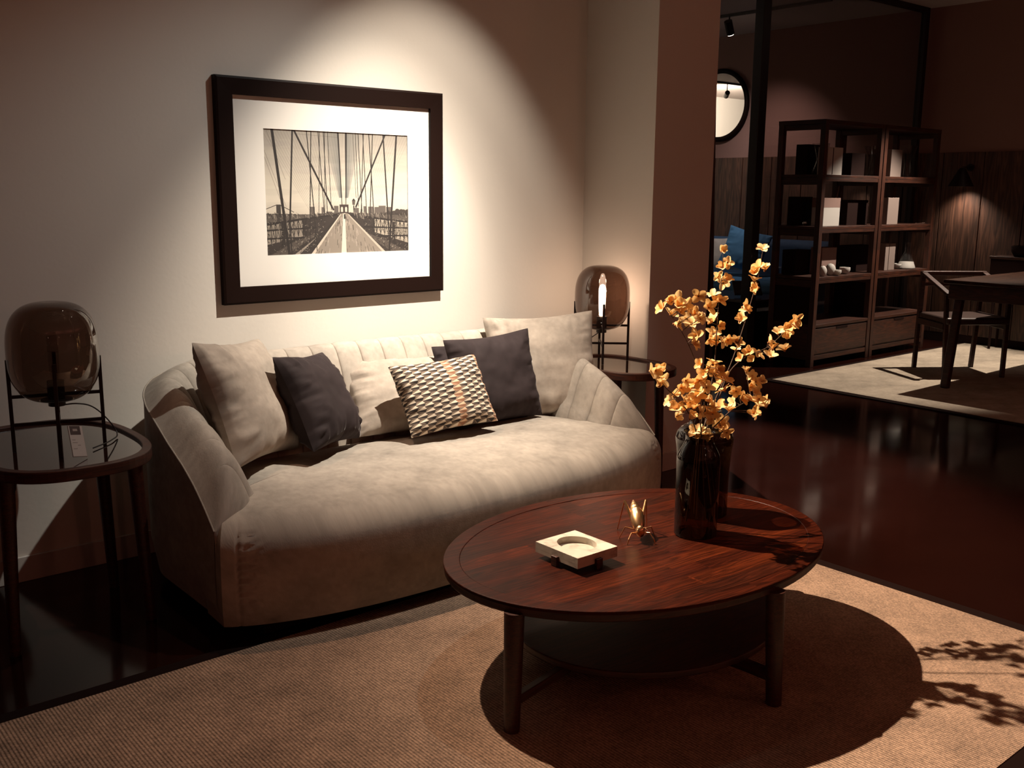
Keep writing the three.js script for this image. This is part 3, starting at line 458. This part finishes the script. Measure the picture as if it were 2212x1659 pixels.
{ // brass insect
  const t = thing('insect_figurine', 'small brass grasshopper figurine standing beside the marble dish', 'figurine', [2.335, CTH, -2.115], -0.62);
  // local +z is the head end
  const body = gridGeo(20, 24, (a, b) => { const s = b, ang = a * 2 * Math.PI, z = 0.042 - s * 0.118, r = 0.026 * Math.pow(Math.sin(Math.PI * Math.min(0.999, Math.pow(s * 0.96 + 0.02, 0.72))), 0.75) * (1 + 0.05 * Math.sin(s * 40) * (s > 0.4 ? 1 : 0)); return { x: Math.cos(ang) * r * 0.9, y: 0.04 + s * 0.062 + Math.sin(ang) * r, z }; });
  part('body', body, M.brass, t);
  part('head', new THREE.SphereGeometry(0.016, 18, 14).scale(0.95, 1.25, 0.9).translate(0, 0.037, 0.047), M.brass, t);
  for (const s of [-1, 1]) {
    part('hind_leg', merge([rod(V(s * 0.013, 0.05, 0.0), V(s * 0.036, 0.112, -0.045), 0.0068, 0.0045, 10), rod(V(s * 0.036, 0.112, -0.045), V(s * 0.05, 0.001, -0.08), 0.0026, 0.0016, 8)]), M.brass, t);
    part('front_leg', merge([rod(V(s * 0.009, 0.03, 0.04), V(s * 0.03, 0.034, 0.055), 0.0024, 0.0022, 8), rod(V(s * 0.03, 0.034, 0.055), V(s * 0.041, 0.016, 0.066), 0.0022, 0.0026, 8), rod(V(s * 0.041, 0.016, 0.066), V(s * 0.046, 0.0005, 0.07), 0.0026, 0.002, 8)]), M.brass, t);
    part('middle_leg', merge([rod(V(s * 0.011, 0.034, 0.02), V(s * 0.043, 0.04, 0.012), 0.0022, 0.002, 8), rod(V(s * 0.043, 0.04, 0.012), V(s * 0.06, 0.0005, 0.006), 0.002, 0.0016, 8)]), M.brass, t);
    part('antenna', tube([V(s * 0.004, 0.048, 0.055), V(s * 0.01, 0.056, 0.068), V(s * 0.018, 0.05, 0.08)], 0.0009, 10, 5), M.brass, t);
  }
}

// ---------------------------------------------------------------- vases and flowering branches
function vase(label, x, z, r, rs, rn, h, neck) {
  const k = h, o = [[0.0006, 0.004], [r - 0.008, 0.003], [r - 0.002, 0.006], [r, 0.014], [r * 1.0, k * 0.35], [(r + rs) / 2, k * 0.6], [rs, k * 0.71], [rs * 0.97, k * 0.765], [rs * 0.85, k * 0.82], [rn * 1.12, k * 0.87], [rn, k * 0.91], [rn, k * 0.965], [rn + 0.006, k * 0.985], [rn + 0.006, k]];
  const c = new THREE.SplineCurve(o.map(([a, b]) => new THREE.Vector2(a, b))).getPoints(70).map((p) => [Math.max(0.0006, p.x), p.y]);
  return solo('glass_vase', label, 'vase', lathe(c, 64), M.bottle, [x, CTH, z], 0, 'dark glass bottle vases');
}
vase('smoked brown glass bottle vase holding the yellow branches', 2.512, -2.017, 0.0705, 0.0715, 0.046, 0.352);
vase('wider smoked brown glass bottle vase standing behind the flower vase', 2.705, -2.15, 0.09, 0.1, 0.05, 0.375);
{
  const D0 = 3.3, petalGeo = gridGeo(4, 5, (a, b) => { const u = a * 2 - 1, wd = 0.0088 * Math.pow(Math.sin(Math.PI * (0.1 + b * 0.815)), 0.7); return { x: u * wd, y: b * 0.026, z: 0.005 * Math.sin(b * 2.2) + 0.0035 * u * u * (1 - b * 0.4) }; });
  const budGeo = new THREE.SphereGeometry(0.0032, 8, 6);
  const stems = [
    ['tallest flowering branch leaning slightly right', [[1482, 1125, 0.03], [1500, 1020, 0.01], [1513, 945, 0], [1545, 865, 0.0], [1583, 775, 0.02], [1608, 700, 0.04], [1626, 640, 0.05], [1640, 590, 0.05], [1648, 538, 0.04]],
      [[1648, 540], [1640, 578], [1652, 585], [1630, 592], [1628, 608], [1640, 622], [1622, 622], [1604, 664], [1611, 672], [1598, 694], [1590, 740], [1572, 735], [1608, 690]]],
    ['flowering branch rising straight up behind the tallest one', [[1525, 1120, 0.06], [1520, 1020, 0.05], [1520, 945, 0.05], [1530, 870, 0.06], [1543, 790, 0.08], [1548, 720, 0.09], [1552, 660, 0.1], [1558, 610, 0.1], [1562, 545, 0.09]],
      [[1558, 543], [1572, 568], [1560, 580], [1553, 597], [1568, 606], [1562, 612], [1546, 655], [1540, 640], [1530, 665], [1556, 650], [1545, 690], [1530, 700], [1554, 705], [1540, 722], [1530, 735], [1548, 745], [1560, 740]]],
    ['flowering branch arching to the upper left', [[1500, 1110, -0.03], [1505, 1020, -0.02], [1510, 945, -0.02], [1522, 860, -0.05], [1505, 790, -0.08], [1480, 730, -0.1], [1455, 690, -0.11], [1436, 658, -0.12]],
      [[1438, 648], [1432, 668], [1461, 648], [1464, 662], [1480, 660], [1455, 700], [1448, 680], [1484, 690], [1500, 680], [1512, 690], [1495, 700], [1508, 640], [1470, 675], [1498, 745], [1505, 726]]],
    ['flowering branch reaching far out to the right', [[1540, 1115, 0.0], [1530, 1020, 0.02], [1522, 945, 0.02], [1550, 870, 0.06], [1575, 805, 0.1], [1612, 770, 0.14], [1655, 752, 0.18], [1690, 722, 0.21], [1733, 680, 0.24]],
      [[1590, 758], [1602, 775], [1618, 760], [1625, 775], [1635, 765], [1660, 740], [1668, 755], [1664, 772], [1695, 758], [1680, 722], [1695, 715], [1705, 708], [1700, 732], [1722, 690], [1712, 700]]],
    ['short flowering branch drooping to the lower left', [[1490, 1100, -0.05], [1500, 1010, -0.04], [1505, 945, -0.03], [1492, 900, -0.06], [1462, 860, -0.09], [1436, 835, -0.11], [1418, 805, -0.12]],
      [[1403, 802], [1416, 800], [1429, 798], [1430, 822], [1424, 834], [1448, 866], [1440, 870], [1455, 855], [1462, 885], [1475, 890], [1460, 900], [1470, 838], [1480, 822], [1490, 905], [1478, 870]]],
    ['short flowering branch spreading to the lower right', [[1550, 1090, 0.02], [1535, 1010, 0.02], [1528, 945, 0.02], [1560, 905, 0.05], [1590, 880, 0.09], [1625, 865, 0.12], [1660, 870, 0.14]],
      [[1612, 805], [1625, 812], [1632, 825], [1620, 836], [1645, 825], [1590, 845], [1600, 862], [1618, 865], [1630, 850], [1640, 862], [1660, 868], [1655, 880], [1630, 890], [1628, 895], [1585, 870], [1575, 890], [1560, 910], [1570, 935], [1556, 920]]],
    ['dense flowering branch in the middle of the bouquet', [[1505, 1120, -0.06], [1510, 1020, -0.05], [1515, 945, -0.04], [1512, 890, -0.07], [1520, 840, -0.08], [1535, 790, -0.09]],
      [[1515, 788], [1528, 796], [1540, 788], [1552, 800], [1545, 812], [1560, 815], [1570, 825], [1555, 830], [1520, 812], [1510, 822], [1500, 832], [1490, 845], [1512, 848], [1525, 838], [1505, 858], [1518, 862], [1530, 870], [1545, 880], [1500, 885], [1512, 890], [1525, 895], [1540, 895], [1555, 880], [1505, 930], [1512, 938], [1530, 940], [1550, 800], [1566, 845], [1490, 870], [1538, 905]]],
  ];
  seed = 4242;
  for (const [lab, pts, fl] of stems) {
    const P = pts.map(([u, v, d]) => at(u, v, D0 + d)), base = P[0].clone();
    const t = thing('flowering_branch', lab + ' in the vase, with orange yellow blossoms', 'branch', [base.x, base.y, base.z], 0, 'flowering branches in the vase');
    const L = P.map((p) => p.clone().sub(base)), curve = new THREE.CatmullRomCurve3(L), tg = new THREE.TubeGeometry(curve, 60, 0.0036, 7);
    { const p = tg.attributes.position, uv = tg.attributes.uv; for (let i = 0; i < p.count; i++) { const s = uv.getX(i), c = curve.getPointAt(Math.min(1, s)), k = 1 - 0.72 * s; p.setXYZ(i, c.x + (p.getX(i) - c.x) * k, c.y + (p.getY(i) - c.y) * k, c.z + (p.getZ(i) - c.z) * k); } }
    part('stem', tg, M.twig, t);
    const samples = Array.from({ length: 60 }, (_, i) => curve.getPointAt(0.3 + 0.7 * i / 59));
    const seen = [];
    for (const [u, v] of fl) {
      // depth: that of the stem where it passes nearest in the photograph, plus some spread
      let best = 1e9, bd = D0; for (let i = 0; i + 1 < pts.length; i++) for (let k = 0; k < 6; k++) { const f = k / 6, a = pts[i], b = pts[i + 1], du = a[0] + (b[0] - a[0]) * f - u, dv = a[1] + (b[1] - a[1]) * f - v, q = du * du + dv * dv; if (q < best) { best = q; bd = D0 + a[2] + (b[2] - a[2]) * f; } }
      const c = at(u, v, bd + rr(-0.03, 0.03)).sub(base);
      const fo = new THREE.Group(), np = rnd() < 0.3 ? 5 : 4, mat = rnd() < 0.55 ? M.petal : M.petal2;
      const fm = part('flower', budGeo, M.bud, t, [c.x, c.y, c.z]);
      const toCam = FWD.clone().negate().multiplyScalar(0.7).add(V(rr(-0.8, 0.8), rr(-0.15, 0.9), rr(-0.8, 0.8))).normalize();
      fm.quaternion.setFromUnitVectors(V(0, 0, 1), toCam); fm.rotateZ(rr(0, 6.28)); fm.scale.setScalar(rr(1.0, 1.3));
      const open = rr(0.05, 0.75);
      for (let k = 0; k < np; k++) { const pm = part('petal', petalGeo, mat, fm); pm.rotation.set(0, 0, k / np * 2 * Math.PI + rr(-0.22, 0.22)); pm.rotateX(open + rr(-0.2, 0.2)); pm.scale.set(rr(0.9, 1.15), rr(0.82, 1.08), 1); }
      let nb = samples[0]; for (const q of samples) if (q.y < c.y + 0.02 && q.distanceTo(c) < nb.distanceTo(c)) nb = q;
      if (nb.distanceTo(c) > 0.006 && nb.distanceTo(c) < 0.16) { const m = nb.clone().lerp(c, 0.55); m.y += 0.006; part('twig', new THREE.TubeGeometry(new THREE.QuadraticBezierCurve3(nb, m, c), 6, 0.0012, 5), M.twig, t); }
    }
  }
}

// ---------------------------------------------------------------- beyond: bookcases and what stands on them
const BZ0 = -5.37, BZ1 = -4.9;
function bookcase(label, x0, x1) {
  const t = thing('bookcase', label, 'bookcase', [x0, 0, BZ0], 0, 'open walnut bookcases'), W = x1 - x0, Dp = BZ1 - BZ0, p = 0.05;
  for (const x of [0, W - p]) for (const z of [0, Dp - p]) part('post', swapUV(rbox(x, x + p, 0, 2.12, z, z + p, 0.003)), M.wood, t);
  for (const y of [1.64, 1.2, 0.765, 0.35]) part('shelf', rbox(0.004, W - 0.004, y, y + 0.026, 0.004, Dp - 0.002, 0.003), M.wood, t);
  for (const y of [1.61, 1.17, 0.735]) part('shelf_rail', rbox(p, W - p, y, y + 0.03, Dp - 0.028, Dp - 0.004, 0.003), M.wood, t);
  part('top', rbox(-0.002, W + 0.002, 2.085, 2.122, -0.002, Dp + 0.002, 0.003), M.wood, t);
  for (const x of [0.008, W - 0.042]) part('side_rail', rbox(x, x + 0.034, 2.04, 2.085, p, Dp - p, 0.003), M.wood, t);
  for (const x of [0.008, W - 0.042]) for (const y of [1.58, 1.14, 0.7]) part('side_rail', rbox(x, x + 0.034, y, y + 0.06, p, Dp - p, 0.003), M.wood, t);
  part('cabinet', rbox(0.006, W - 0.006, 0.1, 0.35, 0.01, Dp - 0.02, 0.003), M.wood, t);
  const d = part('drawer', rbox(p + 0.004, W - p - 0.004, 0.115, 0.335, Dp - 0.022, Dp - 0.006, 0.003), M.wood, t);
  part('pull', rbox(W / 2 - 0.09, W / 2 + 0.09, 0.318, 0.337, Dp - 0.012, Dp - 0.002, 0.002), M.darkbox, d);
  part('side_panel', rbox(0.012, 0.03, 0.06, 0.35, p, Dp - p, 0.002), M.wood, t);
  part('side_panel', rbox(0.01, 0.03, 0.35, 0.765, p, Dp - p, 0.002), M.darkbox, t);
  part('kick_rail', rbox(p, W - p, 0.06, 0.1, Dp - 0.03, Dp - 0.005, 0.002), M.wood, t);
  return t;
}
bookcase('left open walnut bookcase in front of the tinted glass', 7.58, 8.525);
bookcase('right open walnut bookcase in front of the tinted glass', 8.54, 9.55);
// place of a thing on a shelf: photograph column -> x at depth z
const xAt = (u, v, z) => { const d = FWD.clone().addScaledVector(RIGHT, (u - PX) / FOC).addScaledVector(DOWN, (v - PY) / FOC); return d.x * z / d.z; };
const yAt = (u, v, z) => { const d = FWD.clone().addScaledVector(RIGHT, (u - PX) / FOC).addScaledVector(DOWN, (v - PY) / FOC); return 1.5 + d.y * z / d.z; };
const shelfY = [1.666, 1.226, 0.791];
function boxOn(name, label, cat, sh, u0, u1, vTop, z, mat, dp = 0.12, band) {
  const y = shelfY[sh], v = [376, 488, 594][sh], x0 = xAt(u0, v, z), x1 = xAt(u1, v, z), h = Math.max(0.05, yAt((u0 + u1) / 2, vTop, z) - y);
  const t = thing(name, label, cat, [(x0 + x1) / 2, y, z - dp / 2], 0, 'boxes and ornaments on the bookcases'), w = (x1 - x0) / 2;
  part('body', rbox(-w, w, 0, h, -dp / 2, dp / 2, 0.003), mat, t);
  if (band === 'top') part('lid', rbox(-w - 0.001, w + 0.001, h * 0.66, h + 0.001, -dp / 2 - 0.001, dp / 2 + 0.001, 0.003), M.kraft, t);
  if (band === 'slit') part('spine_line', box(-w * 0.35, -w * 0.28, 0.005, h - 0.005, dp / 2, dp / 2 + 0.002), M.darkbox, t);
  return t;
}
boxOn('gift_box', 'tall white box with a dark line on the top shelf of the left bookcase', 'box', 0, 1786, 1818, 318, -4.97, M.white, 0.1, 'slit');
boxOn('storage_box', 'tall black box at the left end of the top shelf', 'box', 0, 1742, 1768, 312, -5.2, M.darkbox, 0.12);
boxOn('storage_box', 'black box right of the tall white box on the top shelf', 'box', 0, 1838, 1868, 331, -5.02, M.darkbox, 0.14);
boxOn('gift_box', 'narrow pale box on the top shelf of the right bookcase', 'box', 0, 1923, 1946, 323, -5.0, M.paper, 0.12);
boxOn('gift_box', 'white box with a brown lid on the second shelf of the left bookcase', 'box', 1, 1777, 1812, 428, -4.97, M.white, 0.12, 'top');
boxOn('storage_box', 'tall black box at the left end of the second shelf', 'box', 1, 1728, 1752, 425, -5.22, M.darkbox, 0.14);
boxOn('storage_box', 'wide black box in the middle of the second shelf', 'box', 1, 1828, 1872, 432, -5.05, M.darkbox, 0.16);
boxOn('gift_box', 'narrow pale box on the second shelf of the right bookcase', 'box', 1, 1915, 1938, 427, -5.0, M.paper, 0.12);
boxOn('gift_box', 'dusky pink box on the third shelf of the left bookcase', 'box', 2, 1773, 1804, 535, -5.06, M.kraft, 0.12);
boxOn('storage_box', 'black box at the left end of the third shelf', 'box', 2, 1716, 1748, 540, -5.2, M.darkbox, 0.14);
boxOn('storage_box', 'black box at the right of the third shelf of the left bookcase', 'box', 2, 1838, 1880, 530, -5.1, M.darkbox, 0.14);
boxOn('gift_box', 'pale box with a dark line on the third shelf of the right bookcase', 'box', 2, 1909, 1930, 526, -5.0, M.paper, 0.12, 'slit');
const orn = (name, label, cat, sh, u, z, geo, mat) => solo(name, label, cat, geo, mat, [xAt(u, [376, 488, 592][sh], z), shelfY[sh], z], 0, 'boxes and ornaments on the bookcases');
const bowl = (r, h) => lathe([[0.001, 0.003], [r * 0.5, 0.002], [r * 0.75, h * 0.2], [r, h * 0.6], [r * 0.96, h], [r * 0.88, h * 0.97], [r * 0.6, h * 0.5], [0.001, h * 0.4]], 28);
const funnel = (r0, rw, r1, h) => lathe([[0.001, 0.003], [r0, 0.003], [r0 * 1.02, 0.02], [rw, h * 0.5], [r1, h]], 28);
orn('glass_beaker', 'clear waisted glass beaker between the boxes at the left of the top shelf', 'glass', 0, 1770, -5.1, funnel(0.07, 0.035, 0.075, 0.27), M.clear);
orn('glass_vase', 'clear flared glass vase at the right of the top shelf of the left bookcase', 'vase', 0, 1884, -5.0, funnel(0.045, 0.03, 0.09, 0.27), M.clear);
orn('glass_vase', 'clear flared glass vase on the top shelf of the right bookcase', 'vase', 0, 1958, -5.05, funnel(0.045, 0.03, 0.085, 0.3), M.clear);
orn('glass_rod', 'small silver rod lying on the second shelf of the right bookcase', 'ornament', 1, 1987, -5.0, new THREE.CylinderGeometry(0.006, 0.006, 0.16, 10).rotateZ(Math.PI / 2).translate(0, 0.006, 0), M.mirror);
orn('metal_ball', 'small polished metal ball at the left of the second shelf', 'ornament', 1, 1738, -5.15, new THREE.SphereGeometry(0.022, 16, 12).translate(0, 0.022, 0), M.mirror);
const stone = (r, h, s) => { const g = new THREE.IcosahedronGeometry(1, 3), p = g.attributes.position; for (let i = 0; i < p.count; i++) { const k = 1 + 0.16 * (fbm(p.getX(i) + 5 + s, p.getY(i) + 5 + p.getZ(i), 99, 2) - 0.5); p.setXYZ(i, p.getX(i) * r * k, (p.getY(i) * k + 0.9) * h / 2, p.getZ(i) * r * k); } const m = mergeVertices(g); m.computeVertexNormals(); return m; };
orn('stone_ornament', 'tall white stone at the left edge of the third shelf', 'ornament', 2, 1777, -4.95, stone(0.035, 0.1, 1), M.white);
orn('stone_ornament', 'rounded white stone beside the tall one on the third shelf', 'ornament', 2, 1793, -4.97, stone(0.045, 0.11, 3), M.white);
orn('ceramic_bowl', 'small white bowl at the front of the third shelf of the left bookcase', 'bowl', 2, 1805, -4.94, bowl(0.05, 0.05), M.white);
orn('ceramic_bowl', 'small white bowl further back on the third shelf of the left bookcase', 'bowl', 2, 1824, -5.0, bowl(0.05, 0.06), M.white);
orn('ceramic_bowl', 'small white bowl on the third shelf of the right bookcase', 'bowl', 2, 1940, -5.05, bowl(0.05, 0.05), M.white);
{ const x = xAt(1957, 578, -5.0), t = thing('conical_flask', 'conical glass flask filled with white sand on the right bookcase', 'flask', [x, shelfY[2], -5.0], 0, 'boxes and ornaments on the bookcases'); part('glass', lathe([[0.001, 0.003], [0.085, 0.003], [0.09, 0.012], [0.05, 0.12], [0.026, 0.17], [0.026, 0.25], [0.03, 0.255]], 32), M.clear, t); part('sand', lathe([[0.001, 0.005], [0.082, 0.006], [0.085, 0.014], [0.066, 0.07], [0.001, 0.072]], 28), M.white, t); }

// ---------------------------------------------------------------- dining corner
{
  const t = thing('dining_table', 'dark wooden dining table at the right edge on the pale rug', 'dining table', [7.56, 0.012, -3.76]), H = 0.848, W = 2.2, D = 1.2;
  part('tabletop', rbox(0, W, H - 0.03, H, 0, D, 0.006), std(0.1, 0.045, 0.028, 0.25, { map: rep(T_wood, 1, 2) }), t);
  part('apron', rbox(0.04, W - 0.04, H - 0.15, H - 0.03, 0.03, D - 0.04, 0.004), M.wood, t);
  for (const [x, z] of [[0.08, 0.08], [W - 0.08, 0.08], [0.08, D - 0.08], [W - 0.08, D - 0.08]]) part('leg', bar(V(x + (x < 1 ? -0.06 : 0.06), 0, z + (z < 0.5 ? 0 : 0.03)), V(x + 0.03 * (x < 1 ? 1 : -1), H - 0.03, z + 0.02 * (z < 0.5 ? 1 : -1)), 0.06, 0.06), M.wood, t);
}
function chair(label, x, z, turn) {                     // local +z is the front
  const t = thing('dining_chair', label, 'chair', [x, 0.012, z], turn, 'dark wooden dining chairs'), w = 0.27, H = 0.85;
  for (const s of [-1, 1]) {
    part('leg', bar(V(s * (w - 0.01), 0, -0.27), V(s * w, H - 0.02, -0.22), 0.034, 0.036), M.wood, t);
    part('leg', bar(V(s * (w - 0.02), 0, 0.24), V(s * w, 0.69, 0.2), 0.034, 0.034), M.wood, t);
    part('armrest', bar(V(s * w, H - 0.015, -0.22), V(s * w, 0.69, 0.24), 0.045, 0.024), M.wood, t);
    part('seat_rail', bar(V(s * w, 0.42, -0.24), V(s * w, 0.42, 0.21), 0.03, 0.05), M.wood, t);
  }
  part('top_rail', rbox(-w - 0.02, w + 0.02, H - 0.04, H, -0.245, -0.195, 0.008), M.wood, t);
  part('back_rail', rbox(-w, w, H - 0.13, H - 0.1, -0.238, -0.208, 0.006), M.wood, t);
  part('seat', rbox(-w - 0.005, w + 0.005, 0.44, 0.5, -0.24, 0.25, 0.02, 3), std(0.05, 0.03, 0.025, 0.35), t, undefined, 'dark padded seat');
  return t;
}
chair('dark wooden armchair standing beyond the corner of the dining table', 8.35, -3.95, -0.62);
{
  const t = thing('dining_bench', 'dark upholstered bench tucked under the dining table', 'bench', [9.35, 0.012, -3.3]);
  part('seat', rbox(-0.55, 0.3, 0.36, 0.5, -0.2, 0.2, 0.03, 3), M.darkbox, t);
  for (const [x, z] of [[-0.5, -0.15], [0.25, -0.15], [-0.5, 0.15], [0.25, 0.15]]) part('leg', rod(V(x, 0, z), V(x, 0.37, z), 0.016, 0.02), M.wood, t);
}
{
  const t = thing('sideboard', 'dark low sideboard against the panelled wall', 'sideboard', [9.88, 0, -4.46]);
  part('body', rbox(0, 0.24, 0.55, 0.9, 0, 1.9, 0.005), M.darkbox, t); part('top', rbox(-0.01, 0.245, 0.9, 0.925, -0.01, 1.91, 0.004), M.wood, t);
  for (const [x, z] of [[0.04, 0.05], [0.2, 0.05], [0.04, 1.85], [0.2, 1.85]]) part('leg', rod(V(x, 0, z), V(x, 0.55, z), 0.012, 0.016), M.darkbox, t);
  solo('storage_basket', 'dark rounded basket on the sideboard', 'basket', lathe([[0.001, 0.001], [0.08, 0.001], [0.11, 0.05], [0.115, 0.1], [0.1, 0.105], [0.09, 0.05], [0.001, 0.02]], 32), M.darkbox, [9.99, 0.925, -4.2]);
}
{ // wall lamp with a cone shade
  const t = thing('wall_lamp', 'black cone shade wall lamp glowing on the wood panels', 'lamp', [XR - 0.022, 1.72, -4.86]);
  part('wall_plate', new THREE.CylinderGeometry(0.035, 0.035, 0.015, 20).rotateZ(Math.PI / 2).translate(-0.008, 0.06, 0), M.steel, t);
  part('arm', rod(V(-0.01, 0.06, 0), V(-0.17, 0.06, 0), 0.006), M.steel, t);
  part('shade', new THREE.LatheGeometry([[0.022, 0.05], [0.03, 0.045], [0.12, -0.13], [0.117, -0.131], [0.027, 0.04], [0.02, 0.045]].map(([a, b]) => new THREE.Vector2(a, b)), 36).translate(-0.17, 0, 0), M.steel, t);
  part('bulb', new THREE.SphereGeometry(0.022, 16, 12).translate(-0.17, -0.04, 0), glow(1, 0.8, 0.56, 6), t);
  const l = new THREE.SpotLight(WARM, 2.6, 0, 0.95, 0.6, 2); l.position.set(-0.17, -0.068, 0); l.target.position.set(-0.1, -1.6, 0.02); l.castShadow = true; l.shadow.radius = 1; t.add(l, l.target);
}
{ // round mirror beyond the opening
  const t = thing('round_mirror', 'round dark framed mirror on the wall beyond the opening', 'mirror', [XR, 2.56, -8.05]);
  part('frame', new THREE.TorusGeometry(0.405, 0.03, 12, 72).rotateY(Math.PI / 2).translate(-0.03, 0, 0), M.frame, t);
  part('glass', new THREE.CylinderGeometry(0.4, 0.4, 0.01, 64).rotateZ(Math.PI / 2).translate(-0.03, 0, 0), M.mirror, t);
}
{ // blue sofa with cushions and a low table in the room beyond
  const t = thing('blue_sofa', 'dark blue sofa against the panelled wall beyond the opening', 'sofa', [9.62, 0, -7.2]);
  part('base', rbox(-0.45, 0.48, 0.08, 0.42, -1.1, 1.0, 0.04, 3), M.navy, t); part('seat', rbox(-0.46, 0.25, 0.4, 0.56, -1.05, 0.95, 0.06, 4), M.blue, t); part('backrest', rbox(0.2, 0.48, 0.3, 0.98, -1.1, 1.0, 0.08, 4), M.navy, t); part('armrest', rbox(-0.45, 0.48, 0.08, 0.64, 0.86, 1.02, 0.05, 3), M.navy, t);
  const r = Math.PI / 180;
  const a = solo('sofa_cushion', 'blue cushion leaning on the blue sofa beyond the opening', 'cushion', pillowGeo(0.52, 0.5, 0.16, 2.2), M.blue); a.position.set(9.5, 0.86, -7.1); a.rotation.set(-18 * r, -62 * r, -14 * r, 'YXZ');
  const b = solo('sofa_cushion', 'white cushion beside the blue one on the blue sofa', 'cushion', pillowGeo(0.45, 0.42, 0.14, 3.2), M.white); b.position.set(9.55, 0.8, -7.42); b.rotation.set(-20 * r, -80 * r, 6 * r, 'YXZ');
  const lt = thing('low_table', 'dark low table in front of the blue sofa', 'table', [8.05, 0, -6.55]);
  part('tabletop', rbox(-0.08, 0.62, 0.45, 0.48, -0.5, 0.7, 0.005), std(0.05, 0.035, 0.03, 0.25), lt); part('body', rbox(-0.05, 0.58, 0, 0.45, -0.45, 0.65, 0.005), M.darkbox, lt);
  const bk = solo('display_frame', 'small tilted dark display frame on the low table', 'frame', new RoundedBoxGeometry(0.28, 0.2, 0.015, 2, 0.004).rotateX(-0.9).translate(0, 0.085, 0), M.wood); bk.position.set(8.3, 0.48, -6.15); bk.rotation.y = -0.7;
}
{ // tall black panel propped on the pier
  const g = new RoundedBoxGeometry(0.028, 2.22, 0.55, 1, 0.004), o = solo('leaning_panel', 'tall black panel propped against the right side of the pier', 'panel', g, M.black);
  o.position.set(4.432, 1.108, -3.8); o.rotation.z = 0.05;
}
mark(scene);
scene.traverse((o) => { if (o.isMesh && o.material.transmission > 0.5) o.castShadow = true; });
renderer.render(scene, camera);
